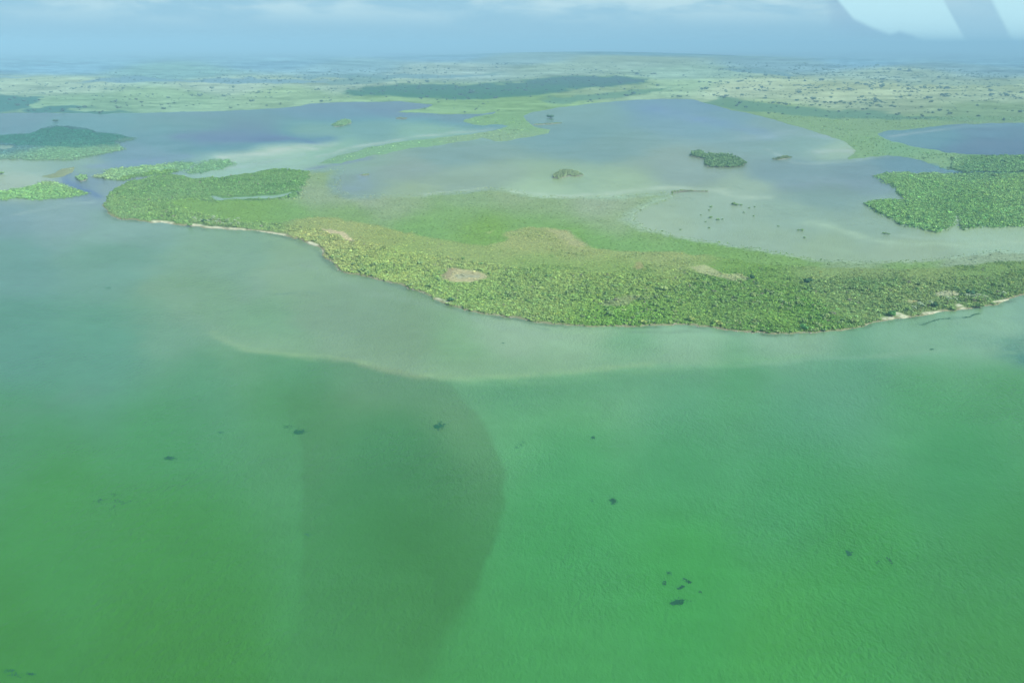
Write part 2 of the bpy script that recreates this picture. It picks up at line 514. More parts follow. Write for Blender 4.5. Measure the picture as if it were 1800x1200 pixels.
LANDC = [  # farthest rows keep some blue haze painted into the land colour
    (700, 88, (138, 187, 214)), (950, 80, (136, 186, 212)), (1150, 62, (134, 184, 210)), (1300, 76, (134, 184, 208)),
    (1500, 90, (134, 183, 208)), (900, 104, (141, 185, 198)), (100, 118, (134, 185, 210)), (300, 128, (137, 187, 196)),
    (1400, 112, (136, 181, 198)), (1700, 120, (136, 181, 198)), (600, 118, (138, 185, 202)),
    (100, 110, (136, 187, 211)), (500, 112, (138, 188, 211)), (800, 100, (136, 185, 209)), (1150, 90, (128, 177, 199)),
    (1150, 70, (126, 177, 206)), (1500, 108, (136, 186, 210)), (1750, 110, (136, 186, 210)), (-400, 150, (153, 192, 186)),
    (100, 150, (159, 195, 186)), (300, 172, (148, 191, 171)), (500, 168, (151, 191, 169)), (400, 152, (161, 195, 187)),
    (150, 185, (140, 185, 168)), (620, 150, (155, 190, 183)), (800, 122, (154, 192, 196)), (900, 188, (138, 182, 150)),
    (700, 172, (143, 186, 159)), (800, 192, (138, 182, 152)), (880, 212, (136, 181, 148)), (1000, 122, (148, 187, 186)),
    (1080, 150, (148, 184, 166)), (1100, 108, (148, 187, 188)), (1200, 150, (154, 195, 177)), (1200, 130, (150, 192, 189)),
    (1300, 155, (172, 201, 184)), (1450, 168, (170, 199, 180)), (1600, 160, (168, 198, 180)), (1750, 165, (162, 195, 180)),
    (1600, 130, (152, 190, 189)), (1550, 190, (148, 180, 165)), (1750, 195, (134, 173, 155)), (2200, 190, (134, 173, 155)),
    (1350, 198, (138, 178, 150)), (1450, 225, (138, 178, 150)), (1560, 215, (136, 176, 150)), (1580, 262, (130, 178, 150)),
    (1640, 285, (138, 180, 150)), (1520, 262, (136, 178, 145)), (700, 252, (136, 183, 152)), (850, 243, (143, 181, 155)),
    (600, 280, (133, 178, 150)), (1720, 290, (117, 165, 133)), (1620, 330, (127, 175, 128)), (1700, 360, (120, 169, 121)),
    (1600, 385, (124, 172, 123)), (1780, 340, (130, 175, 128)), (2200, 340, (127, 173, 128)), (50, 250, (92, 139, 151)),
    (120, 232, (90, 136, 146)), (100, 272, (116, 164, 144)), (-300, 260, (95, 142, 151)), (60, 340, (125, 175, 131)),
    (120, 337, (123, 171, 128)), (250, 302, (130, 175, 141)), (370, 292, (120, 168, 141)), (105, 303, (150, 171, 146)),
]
MARSHC = [
    (950, 392, (129, 176, 115)), (1050, 424, (127, 176, 115)), (1120, 430, (127, 176, 117)), (1190, 436, (129, 176, 119)),
    (740, 400, (129, 176, 117)), (800, 380, (133, 176, 121)), (500, 375, (129, 175, 119)),
    # main spit: marsh, grey thin reeds, scrub, mangrove
    (850, 400, (129, 173, 105)), (1000, 425, (127, 173, 107)), (620, 375, (133, 173, 120)), (450, 368, (129, 173, 113)),
    (330, 355, (129, 173, 117)), (1250, 440, (129, 173, 113)), (1400, 465, (131, 173, 115)), (1600, 472, (133, 173, 120)),
    (700, 365, (149, 177, 143)), (640, 350, (156, 177, 156)), (820, 350, (143, 177, 139)), (1050, 362, (157, 181, 156)),
    (1080, 395, (150, 179, 143)), (960, 370, (146, 177, 139)), (580, 315, (143, 175, 139)), (560, 340, (150, 177, 149)),
    (900, 342, (149, 177, 143)), (1150, 410, (139, 175, 123)), (1500, 463, (143, 175, 141)), (1700, 455, (149, 177, 151)),
    
]
SCRUBC = [
    (450, 325, (111, 159, 119)), (300, 330, (114, 160, 121)), (220, 360, (119, 162, 121)), (300, 380, (121, 164, 117)), (400, 396, (125, 165, 119)), (500, 320, (113, 161, 119)),
    (700, 460, (147, 178, 117)), (650, 410, (151, 174, 119)), (620, 400, (157, 176, 127)), (800, 440, (149, 176, 121)),
    (950, 480, (139, 174, 114)), (930, 412, (159, 178, 127)), (1000, 410, (162, 178, 129)), (1150, 430, (153, 176, 125)),
    (1100, 500, (137, 172, 111)), (1300, 520, (122, 166, 104)), (1500, 500, (127, 166, 113)), (1700, 500, (125, 164, 113)),
    (1500, 480, (139, 168, 123)), (1650, 480, (137, 168, 119)), (2100, 430, (125, 164, 113)), (800, 520, (135, 174, 113)),
    (1100, 560, (119, 171, 97)), (1400, 565, (119, 168, 99)),
]
# patches of open ground, painted cloud shadow and woodland: polygon, colour, softness px, strength
PATCH = [
    ([(778, 478), (795, 472), (830, 476), (856, 480), (852, 490), (830, 497), (800, 498), (780, 492)], (190, 192, 152), 7, 1.0),
    ([(772, 482), (790, 470), (800, 472), (785, 490), (775, 495)], (168, 165, 138), 6, 0.8),
    ([(795, 483), (845, 482), (846, 488), (800, 490)], (172, 184, 158), 5, 0.8),
    ([(563, 403), (580, 404), (600, 408), (612, 413), (618, 425), (608, 424), (590, 412), (570, 410)], (205, 200, 165), 3, 0.9),
    ([(1115, 462), (1122, 461), (1128, 470), (1118, 474), (1106, 470)], (163, 166, 126), 5, 0.8),
    ([(1210, 468), (1240, 465), (1265, 478), (1300, 482), (1322, 490), (1300, 498), (1270, 492), (1230, 482)], (185, 195, 155), 5, 0.7),
    ([(1640, 514), (1670, 512), (1690, 520), (1665, 524), (1640, 520)], (188, 198, 168), 4, 0.8),
    ([(1590, 528), (1615, 530), (1610, 536), (1592, 534)], (185, 190, 150), 3, 0.7),
    ([(1060, 528), (1110, 520), (1130, 524), (1100, 538), (1060, 540)], (150, 168, 130), 8, 0.7),
    ([(850, 408), (870, 406), (862, 412)], (160, 180, 132), 3, 0.6),
    ([(1000, 407), (1020, 420), (1036, 436), (1000, 432), (960, 404), (930, 400)], (175, 184, 145), 6, 0.6),
    # far plain: cloud shadows painted as dark ground, then woodland bands
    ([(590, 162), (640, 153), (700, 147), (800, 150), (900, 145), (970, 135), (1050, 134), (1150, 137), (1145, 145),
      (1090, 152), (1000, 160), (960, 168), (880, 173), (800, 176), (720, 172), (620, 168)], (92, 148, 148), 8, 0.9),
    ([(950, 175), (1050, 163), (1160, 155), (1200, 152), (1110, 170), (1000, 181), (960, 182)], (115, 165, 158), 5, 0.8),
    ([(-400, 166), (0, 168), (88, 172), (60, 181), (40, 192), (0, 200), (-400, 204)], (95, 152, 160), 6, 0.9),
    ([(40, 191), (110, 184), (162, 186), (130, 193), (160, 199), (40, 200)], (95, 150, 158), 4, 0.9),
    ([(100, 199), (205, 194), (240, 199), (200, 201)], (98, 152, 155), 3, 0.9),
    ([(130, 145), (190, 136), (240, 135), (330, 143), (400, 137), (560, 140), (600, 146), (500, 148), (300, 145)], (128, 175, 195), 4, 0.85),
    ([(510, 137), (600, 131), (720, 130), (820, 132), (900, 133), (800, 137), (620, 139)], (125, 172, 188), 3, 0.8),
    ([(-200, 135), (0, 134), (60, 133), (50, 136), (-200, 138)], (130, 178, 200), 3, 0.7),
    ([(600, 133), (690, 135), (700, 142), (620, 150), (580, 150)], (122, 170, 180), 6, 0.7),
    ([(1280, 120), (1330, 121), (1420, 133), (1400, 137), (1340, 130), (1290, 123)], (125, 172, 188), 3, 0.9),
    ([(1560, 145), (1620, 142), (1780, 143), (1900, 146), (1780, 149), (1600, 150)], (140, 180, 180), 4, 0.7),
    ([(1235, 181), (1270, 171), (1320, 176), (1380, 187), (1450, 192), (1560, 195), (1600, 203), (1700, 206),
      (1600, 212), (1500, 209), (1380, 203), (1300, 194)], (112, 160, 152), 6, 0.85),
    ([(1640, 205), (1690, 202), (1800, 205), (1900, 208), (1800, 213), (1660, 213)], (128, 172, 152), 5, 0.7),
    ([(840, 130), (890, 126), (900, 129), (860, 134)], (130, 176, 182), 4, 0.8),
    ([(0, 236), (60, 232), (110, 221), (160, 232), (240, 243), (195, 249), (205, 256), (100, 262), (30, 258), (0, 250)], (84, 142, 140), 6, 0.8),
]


MARSH = [(300, 351), (310, 362), (360, 378), (430, 391), (500, 389), (560, 380), (620, 388), (700, 406), (760, 420),
         (850, 432), (885, 425), (890, 408), (930, 400), (975, 403), (1005, 415), (1030, 436), (1100, 441),
         (1200, 444), (1260, 452), (1330, 462), (1450, 471), (1600, 474), (1700, 466), (1800, 458), (2100, 422),
         (2500, 380), (2500, 320), (2100, 350), (1100, 320), (600, 285), (545, 300), (535, 330), (522, 348),
         (440, 353), (370, 354)]


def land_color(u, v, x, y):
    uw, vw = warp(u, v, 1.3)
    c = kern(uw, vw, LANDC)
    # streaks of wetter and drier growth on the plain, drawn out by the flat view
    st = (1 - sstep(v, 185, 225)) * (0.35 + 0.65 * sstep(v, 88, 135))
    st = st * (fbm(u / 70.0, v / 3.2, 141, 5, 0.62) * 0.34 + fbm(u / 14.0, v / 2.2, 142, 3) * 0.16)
    c = c * (1 + st[..., None] * np.array([1.25, 1.0, 0.8]))
    main = (sdf(uw, vw, MAIN, 25) > -20) & (v > 285)
    if main.any():
        um, vm = uw[main], vw[main]
        mm = sdf(um + fbm(um / 8.0, vm / 3.0, 83, 3) * 5, vm, MARSH, 30)
        a = sstep(mm, -5, 5)[:, None]
        c[main] = kern(um, vm, MARSHC) * a + kern(um, vm, SCRUBC) * (1 - a)
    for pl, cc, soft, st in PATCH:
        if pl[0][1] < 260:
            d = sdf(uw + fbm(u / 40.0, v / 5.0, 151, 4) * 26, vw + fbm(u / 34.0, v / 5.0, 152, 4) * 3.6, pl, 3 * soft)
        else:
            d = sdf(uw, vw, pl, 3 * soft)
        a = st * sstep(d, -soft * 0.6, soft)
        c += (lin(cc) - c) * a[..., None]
    return c


# ------------------------------------------------------------------ object helpers
def tag(o, label=None, cat=None, group=None, kind=None):
    for k, q in (('label', label), ('category', cat), ('group', group), ('kind', kind)):
        if q:
            o[k] = q
    return o


def mesh_from(name, verts, faces, mat=None, smooth=False):
    me = bpy.data.meshes.new(name)
    verts = np.asarray(verts, np.float32)
    faces = np.asarray(faces, np.int32)
    me.vertices.add(len(verts))
    me.vertices.foreach_set('co', verts.ravel())
    n, k = faces.shape
    me.loops.add(n * k)
    me.loops.foreach_set('vertex_index', faces.ravel())
    me.polygons.add(n)
    me.polygons.foreach_set('loop_start', np.arange(0, n * k, k, dtype=np.int32))
    me.polygons.foreach_set('loop_total', np.full(n, k, np.int32))
    if smooth:
        me.polygons.foreach_set('use_smooth', np.ones(n, bool))
    me.update(calc_edges=True)
    if mat:
        me.materials.append(mat)
    return me


def link(name, me, parent=None):
    o = bpy.data.objects.new(name, me)
    C.objects.link(o)
    if parent is not None:
        o.parent = parent
    return o


def set_col(me, name, arr):
    a = me.attributes.new(name, 'FLOAT_COLOR', 'POINT')
    q = np.ones((len(arr), 4), np.float32)
    q[:, :3] = arr
    a.data.foreach_set('color', q.ravel())


def new_mat(name):
    m = bpy.data.materials.new(name)
    m.use_nodes = True
    nt = m.node_tree
    bs = nt.nodes['Principled BSDF']
    return m, nt, bs


# ------------------------------------------------------------------ materials
def mat_water():
    m, nt, bs = new_mat('water')
    at = N(nt, 'ShaderNodeAttribute', attribute_name='tone')
    geo = N(nt, 'ShaderNodeNewGeometry')
    mp = N(nt, 'ShaderNodeMapping')
    mp.inputs['Rotation'].default_value = (0, 0, R(24))
    mp.inputs['Scale'].default_value = (1.0, 0.62, 1.0)
    nt.links.new(geo.outputs['Position'], mp.inputs[0])
    n1 = N(nt, 'ShaderNodeTexNoise', inp={'Scale': 0.42, 'Detail': 4.0, 'Roughness': 0.6, 'Distortion': 0.15})
    nt.links.new(mp.outputs[0], n1.inputs[0])
    mp2 = N(nt, 'ShaderNodeMapping')
    mp2.inputs['Rotation'].default_value = (0, 0, R(-38))
    mp2.inputs['Scale'].default_value = (1.0, 0.7, 1.0)
    nt.links.new(geo.outputs['Position'], mp2.inputs[0])
    n2 = N(nt, 'ShaderNodeTexNoise', inp={'Scale': 0.17, 'Detail': 3.0, 'Roughness': 0.6, 'Distortion': 0.2})
    nt.links.new(mp2.outputs[0], n2.inputs[0])
    h = math_n(nt, 'ADD', math_n(nt, 'MULTIPLY', n1.outputs[0], 0.7), math_n(nt, 'MULTIPLY', n2.outputs[0], 0.9))
    n3 = N(nt, 'ShaderNodeTexNoise', inp={'Scale': 0.006, 'Detail': 3.0})
    nt.links.new(geo.outputs['Position'], n3.inputs[0])
    amp = mapr(nt, n3.outputs[0], 0.35, 0.7, 0.35, 1.0)
    bp = N(nt, 'ShaderNodeBump', inp={'Distance': 1.6})
    nt.links.new(h, bp.inputs['Height'])
    nt.links.new(math_n(nt, 'MULTIPLY', amp, 0.8), bp.inputs['Strength'])
    # suspended silt: slight patchiness of the water's own colour
    n4 = N(nt, 'ShaderNodeTexNoise', inp={'Scale': 0.035, 'Detail': 5.0, 'Roughness': 0.6, 'Distortion': 0.6})
    nt.links.new(mp.outputs[0], n4.inputs[0])
    f = mapr(nt, n4.outputs[0], 0.25, 0.75, 0.95, 1.05, 'LINEAR')
    cm = N(nt, 'ShaderNodeVectorMath', operation='SCALE')
    nt.links.new(at.outputs['Color'], cm.inputs[0])
    nt.links.new(f, cm.inputs['Scale'])
    nt.links.new(cm.outputs[0], bs.inputs['Base Color'])
    nt.links.new(bp.outputs[0], bs.inputs['Normal'])
    bs.inputs['Roughness'].default_value = 0.22
    bs.inputs['IOR'].default_value = 1.33
    return m


def mat_ground():
    m, nt, bs = new_mat('ground')
    at = N(nt, 'ShaderNodeAttribute', attribute_name='tone')
    geo = N(nt, 'ShaderNodeNewGeometry')
    n1 = N(nt, 'ShaderNodeTexNoise', inp={'Scale': 0.16, 'Detail': 6.0, 'Roughness': 0.7})
    nt.links.new(geo.outputs['Position'], n1.inputs[0])
    n2 = N(nt, 'ShaderNodeTexNoise', inp={'Scale': 0.02, 'Detail': 5.0, 'Roughness': 0.65})
    nt.links.new(geo.outputs['Position'], n2.inputs[0])
    f = math_n(nt, 'MULTIPLY', mapr(nt, n1.outputs[0], 0.25, 0.75, 0.6, 1.4, 'LINEAR'),
               mapr(nt, n2.outputs[0], 0.25, 0.75, 0.86, 1.14, 'LINEAR'))
    cm = N(nt, 'ShaderNodeVectorMath', operation='SCALE')
    nt.links.new(at.outputs['Color'], cm.inputs[0])
    nt.links.new(f, cm.inputs['Scale'])
    nt.links.new(cm.outputs[0], bs.inputs['Base Color'])
    bp = N(nt, 'ShaderNodeBump', inp={'Distance': 1.5, 'Strength': 0.5})
    nt.links.new(n1.outputs[0], bp.inputs['Height'])
    nt.links.new(bp.outputs[0], bs.inputs['Normal'])
    bs.inputs['Roughness'].default_value = 0.95
    bs.inputs['Specular IOR Level'].default_value = 0.1
    return m


def mat_leaf(name, color=None, instancer=False, var=0.3):
    m, nt, bs = new_mat(name)
    if color is None:
        at = N(nt, 'ShaderNodeAttribute', attribute_name='tone')
        if instancer:
            at.attribute_type = 'INSTANCER'
        src = at.outputs['Color']
    else:
        rgb = N(nt, 'ShaderNodeRGB')
        rgb.outputs[0].default_value = tuple(color) + (1,)
        src = rgb.outputs[0]
    geo = N(nt, 'ShaderNodeNewGeometry')
    f = mapr(nt, geo.outputs['Random Per Island'], 0, 1, 1 - var, 1 + var, 'LINEAR')
    if not instancer:
        oi = N(nt, 'ShaderNodeObjectInfo')
        f = math_n(nt, 'MULTIPLY', f, mapr(nt, oi.outputs['Random'], 0, 1, 0.8, 1.2, 'LINEAR'))
    cm = N(nt, 'ShaderNodeVectorMath', operation='SCALE')
    nt.links.new(src, cm.inputs[0])
    nt.links.new(f, cm.inputs['Scale'])
    nt.links.new(cm.outputs[0], bs.inputs['Base Color'])
    bs.inputs['Roughness'].default_value = 0.7
    bs.inputs['Specular IOR Level'].default_value = 0.2
    return m


def mat_plain(name, color, rough=0.9):
    m, nt, bs = new_mat(name)
    geo = N(nt, 'ShaderNodeNewGeometry')
    n1 = N(nt, 'ShaderNodeTexNoise', inp={'Scale': 1.3, 'Detail': 4.0})
    nt.links.new(geo.outputs['Position'], n1.inputs[0])
    f = mapr(nt, n1.outputs[0], 0.3, 0.7, 0.75, 1.2, 'LINEAR')
    rgb = N(nt, 'ShaderNodeRGB')
    rgb.outputs[0].default_value = tuple(color) + (1,)
    cm = N(nt, 'ShaderNodeVectorMath', operation='SCALE')
    nt.links.new(rgb.outputs[0], cm.inputs[0])
    nt.links.new(f, cm.inputs['Scale'])
    nt.links.new(cm.outputs[0], bs.inputs['Base Color'])
    bs.inputs['Roughness'].default_value = rough
    return m


M_WATER = mat_water()
M_GROUND = mat_ground()
M_VEG = mat_leaf('foliage', None, True, 0.16)


# ------------------------------------------------------------------ water: one sheet to the horizon
def grid(us, vs, zf=None):
    """perspective spaced sheet over the ground plane: rows of equal distance, finer near the viewer"""
    x0, y0 = G(np.full(len(vs), 900.0), vs)
    depth = y0 * cp + CAM_H * sp_
    X = (us[None, :] - 900) / FPX * depth[:, None]
    Y = np.repeat(y0[:, None], len(us), 1)
    return X, Y


def quads(nr, nc):
    a = np.arange(nr * nc).reshape(nr, nc)
    return np.stack([a[:-1, :-1], a[:-1, 1:], a[1:, 1:], a[1:, :-1]], -1).reshape(-1, 4)


def build_water():
    vs = np.concatenate([np.linspace(2600, 1300, 24)[:-1], np.arange(1300, 640, -4.0), np.arange(640, 380, -2.2), np.arange(380, 300, -3.0),
                         np.arange(300, 170, -1.8), np.arange(170, 100, -3.0), np.arange(100, 80, -2.0),
                         [79.5, 79.0, 78.6, 78.4]])
    us = np.concatenate([np.linspace(-2600, -460, 12), np.arange(-450, 2250, 4.5), np.linspace(2270, 4400, 12)])
    X, Y = grid(us, vs)
    # a first row well behind the viewer
    back = np.array([[-3000.0]])
    X = np.vstack([X[:1], X])
    Y = np.vstack([np.full((1, X.shape[1]), -3000.0), Y])
    x, y = X.ravel(), Y.ravel()
    u, v = UV(x, np.maximum(y, -250.0))
    v = np.where(y < 60, 1500, np.clip(v, 60, 1500))
    u = np.clip(u, -900, 2700)
    alb = water_alb(u, v, x, np.maximum(y, 250))
    f = quads(*X.shape)
    me = mesh_from('water', np.stack([x, y, np.zeros_like(x)], -1), f[:, ::-1], M_WATER, True)
    set_col(me, 'tone', alb)
    o = link('water', me)
    tag(o, 'green shallow sea and grey blue lagoons reaching to the horizon', None, None, 'structure')
    return o


def build_ground():
    vs = np.concatenate([np.arange(602, 300, -1.2), np.arange(300, 160, -0.9), np.arange(160, 110, -0.7),
                         np.arange(110, 82, -0.8), np.array([81, 80.4, 80, 79.6])])
    us = np.arange(-450, 2250, 2.4)
    X, Y = grid(us, vs)
    nr, nc = X.shape
    x, y = X.ravel(), Y.ravel()
    u = np.tile(us, nr)
    v = np.repeat(vs, nc)
    d = land_sdf(u, v)
    h = rise(x, y)
    z = np.clip(d * 0.22, -2.0, 0.7) + h * (d > 0)
    keep = d > -14
    f = quads(nr, nc)
    f = f[keep[f].any(1)]
    used = np.zeros(len(x), bool)
    used[f.ravel()] = True
    remap = np.cumsum(used) - 1
    f = remap[f]
    x, y, z, d, h = x[used], y[used], z[used], d[used], h[used]
    u2, v2 = UV(x, y, h)
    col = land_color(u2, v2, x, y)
    # bare brown rim of mud and rock along the open shore
    south = v2 > 0.0
    rim = np.exp(-(d / 9.0) ** 2) * 0.85 * sstep(v2, 330, 380) * (v2 > shore_mid(u2))
    col += (lin((158, 160, 138)) - col) * rim[:, None]
    # reeds thin out into the lagoon
    lag = (v2 < shore_mid(u2)) & (v2 > 288) & (u2 > 520)
    if lag.any():
        ul, vl = u2[lag], v2[lag]
        wc = water_color(ul, vl, x[lag], y[lag])
        wide = 16 + 14 * np.exp(-((ul - 1090) / 60.0) ** 2) + 14 * np.exp(-((ul - 620) / 60.0) ** 2)
        a = sstep(d[lag] + fbm(ul / 9.0, vl / 3.0, 51, 4) * 9, 0, 1.0 * wide)
        col[lag] = wc + (col[lag] - wc) * a[:, None]
    # sand
    for (a0, a1, b, c_, w) in BEACH:
        dd = dline(u2, v2, [(a0, b), (a1, c_)])
        a = np.exp(-(dd / (w * 0.85)) ** 4) * np.clip(1.0 + 1.5 * fbm(u2 / 7.0, v2 / 2.5, 161, 3), 0, 1)
        col += (lin((222, 230, 200)) - col) * a[:, None]
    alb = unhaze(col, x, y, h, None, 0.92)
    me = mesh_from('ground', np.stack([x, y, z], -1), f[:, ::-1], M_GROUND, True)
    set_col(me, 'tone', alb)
    o = link('ground', me)
    tag(o, 'low green land of marsh, scrub and sand between sea and lagoons', None, None, 'structure')
    return o


BEACH = [(272, 300, 390, 392, 7), (335, 356, 395, 397, 5), (362, 372, 399, 400, 4), (378, 395, 400, 402, 6),
         (405, 428, 402, 404, 5), (438, 478, 406, 410, 5), (484, 500, 411, 413, 4), (545, 556, 427, 431, 5),
         (558, 566, 438, 442, 4), (1556, 1566, 560, 559, 8), (1577, 1590, 552, 558, 8), (1626, 1652, 551, 549, 6),
         (1684, 1692, 536, 543, 6), (770, 790, 526, 532, 5), (1528, 1542, 571, 568, 4), (1748, 1775, 531, 527, 4)]


def shore_mid(u):
    """row that separates the seaward from the lagoon side of the spit"""
    return np.interp(u, [150, 300, 560, 700, 900, 1200, 1500, 1800, 2200], [350, 365, 405, 440, 470, 490, 500, 480, 420])


build_water()
build_ground()

# ------------------------------------------------------------------ haze
def build_haze():
    L = 210000.0
    x0, x1, y0, y1, z0, z1 = -L, L, -9000.0, L, -6.0, 470.0
    v = [(x, y, z) for z in (z0, z1) for y in (y0, y1) for x in (x0, x1)]
    f = [(0, 2, 3, 1), (4, 5, 7, 6), (0, 1, 5, 4), (2, 6, 7, 3), (0, 4, 6, 2), (1, 3, 7, 5)]
    me = mesh_from('haze', v, f)
    m = bpy.data.materials.new('haze')
    m.use_nodes = True
    nt = m.node_tree
    nt.nodes.clear()
    out = N(nt, 'ShaderNodeOutputMaterial')
    pv = N(nt, 'ShaderNodeVolumePrincipled')
    pv.inputs['Color'].default_value = (0.44, 0.80, 1.0, 1)
    pv.inputs['Density'].default_value = SIGMA
    pv.inputs['Anisotropy'].default_value = -0.12
    nt.links.new(pv.outputs[0], out.inputs['Volume'])
    me.materials.append(m)
    o = link('haze', me)
    tag(o, 'pale moist air over sea and land', None, None, 'stuff')


build_haze()
# ------------------------------------------------------------------ foliage shapes
def ico(sub=1):
    t = (1 + 5 ** 0.5) / 2
    v = [(-1, t, 0), (1, t, 0), (-1, -t, 0), (1, -t, 0), (0, -1, t), (0, 1, t), (0, -1, -t), (0, 1, -t),
         (t, 0, -1), (t, 0, 1), (-t, 0, -1), (-t, 0, 1)]
    v = [np.array(p) / np.linalg.norm(p) for p in v]
    f = [(0, 11, 5), (0, 5, 1), (0, 1, 7), (0, 7, 10), (0, 10, 11), (1, 5, 9), (5, 11, 4), (11, 10, 2), (10, 7, 6),
         (7, 1, 8), (3, 9, 4), (3, 4, 2), (3, 2, 6), (3, 6, 8), (3, 8, 9), (4, 9, 5), (2, 4, 11), (6, 2, 10),
         (8, 6, 7), (9, 8, 1)]
    for _ in range(sub):
        mid = {}
        nf = []

        def m(a, b):
            k = (min(a, b), max(a, b))
            if k not in mid:
                p = v[a] + v[b]
                v.append(p / np.linalg.norm(p))
                mid[k] = len(v) - 1
            return mid[k]
        for a, b, c in f:
            x, y, z = m(a, b), m(b, c), m(c, a)
            nf += [(a, x, z), (b, y, x), (c, z, y), (x, y, z)]
        f = nf
    return np.array(v), np.array(f)


def clump(seed, nleaf=60, leaf=0.24, core=0.78, lobes=5, flat=0.75, coresub=1, bottom=-0.25):
    """uneven leafy mass of radius about 1 sitting on z=0: triangles only"""
    r = np.random.default_rng(seed)
    lc = np.stack([r.uniform(-.6, .6, lobes), r.uniform(-.6, .6, lobes), r.uniform(0.1, .5, lobes) * flat], -1)
    lr = r.uniform(0.28, 0.56, lobes)
    V = []
    F = []
    n = 0
    iv, if_ = ico(coresub)
    for c, q in zip(lc, lr):
        p = iv * (1 + r.uniform(-.16, .16, (len(iv), 1))) * q * core
        p[:, 2] *= flat
        p = p + c + np.array([0, 0, 0.25])
        V.append(p)
        F.append(if_ + n)
        n += len(p)
    k = r.integers(0, lobes, nleaf)
    d = r.normal(size=(nleaf, 3))
    d[:, 2] = np.abs(d[:, 2]) + bottom
    d /= np.linalg.norm(d, axis=1, keepdims=True)
    pos = lc[k] + d * (lr[k] * r.uniform(0.85, 1.12, nleaf))[:, None] * np.array([1, 1, flat]) + np.array([0, 0, 0.25])
    nrm = d + r.normal(size=(nleaf, 3)) * 0.45
    nrm /= np.linalg.norm(nrm, axis=1, keepdims=True)
    a = np.cross(nrm, r.normal(size=(nleaf, 3)))
    a /= np.linalg.norm(a, axis=1, keepdims=True)
    b = np.cross(nrm, a)
    s = leaf * r.uniform(0.6, 1.4, nleaf)[:, None]
    q = np.stack([pos - a * s, pos - b * s * 0.7, pos + a * s, pos + b * s * 0.7], 1)
    V.append(q.reshape(-1, 3))
    i = np.arange(nleaf)[:, None] * 4 + n
    F.append(np.concatenate([i + np.array([[0, 1, 2]]), i + np.array([[0, 2, 3]])]))
    return np.concatenate(V), np.concatenate(F)


def tuft(seed, blades=16):
    r = np.random.default_rng(seed)
    V, F = [], []
    for i in range(blades):
        a = r.uniform(0, 6.28)
        rr = r.uniform(0, 0.8)
        c = np.array([math.cos(a) * rr, math.sin(a) * rr, 0])
        w = r.uniform(0.1, 0.24)
        t = r.uniform(0, 6.28)
        e = np.array([math.cos(t) * w, math.sin(t) * w, 0])
        tip = c + np.array([r.normal() * .25, r.normal() * .25, r.uniform(.5, 1.0)])
        n = len(V)
        V += [c - e, c + e, tip + e * .5, tip - e * .5]
        F += [(n, n + 1, n + 2), (n, n + 2, n + 3)]
    return np.array(V), np.array(F)


def tube(p0, p1, r0, r1, n=6, V=None, F=None):
    p0, p1 = Vector(p0), Vector(p1)
    ax = (p1 - p0).normalized()
    u = ax.orthogonal().normalized()
    w = ax.cross(u)
    b = len(V)
    for p, r in ((p0, r0), (p1, r1)):
        for i in range(n):
            a = 2 * math.pi * i / n
            V.append(tuple(p + u * math.cos(a) * r + w * math.sin(a) * r))
    for i in range(n):
        j = (i + 1) % n
        F += [(b + i, b + j, b + n + j), (b + i, b + n + j, b + n + i)]
    t = len(V)
    V.append(tuple(p1))
    for i in range(n):
        F.append((b + n + i, b + n + (i + 1) % n, t))


# prototypes used by the scattered ground cover
def proto_coll(name, meshes):
    c = bpy.data.collections.new(name)
    for i, me in enumerate(meshes):
        o = bpy.data.objects.new(name + '_shape', me)
        c.objects.link(o)
    return c


BUSH = proto_coll('bush', [mesh_from('bush', *clump(100 + i, 46, 0.22, 0.8, 5), M_VEG) for i in range(7)])
GRASS = proto_coll('grass', [mesh_from('grass', *tuft(200 + i), M_VEG) for i in range(5)])


def scatter_group(coll, name):
    g = bpy.data.node_groups.new(name, 'GeometryNodeTree')
    g.interface.new_socket('Geometry', in_out='INPUT', socket_type='NodeSocketGeometry')
    g.interface.new_socket('Geometry', in_out='OUTPUT', socket_type='NodeSocketGeometry')
    gi = g.nodes.new('NodeGroupInput')
    go = g.nodes.new('NodeGroupOutput')
    iop = g.nodes.new('GeometryNodeInstanceOnPoints')
    ci = g.nodes.new('GeometryNodeCollectionInfo')
    ci.inputs['Collection'].default_value = coll
    ci.inputs['Separate Children'].default_value = True
    ci.inputs['Reset Children'].default_value = True
    iop.inputs['Pick Instance'].default_value = True
    for attr, sock, typ in (('scl', 'Scale', 'FLOAT_VECTOR'), ('rot', 'Rotation', 'FLOAT_VECTOR'),
                            ('pick', 'Instance Index', 'INT')):
        na = g.nodes.new('GeometryNodeInputNamedAttribute')
        na.data_type = typ
        na.inputs['Name'].default_value = attr
        s = [o for o in na.outputs if o.enabled and o.name == 'Attribute'][0]
        g.links.new(s, iop.inputs[sock])
    g.links.new(gi.outputs[0], iop.inputs['Points'])
    g.links.new(ci.outputs[0], iop.inputs['Instance'])
    g.links.new(iop.outputs[0], go.inputs[0])
    return g


G_BUSH = scatter_group(BUSH, 'scatter_bush')
G_GRASS = scatter_group(GRASS, 'scatter_grass')


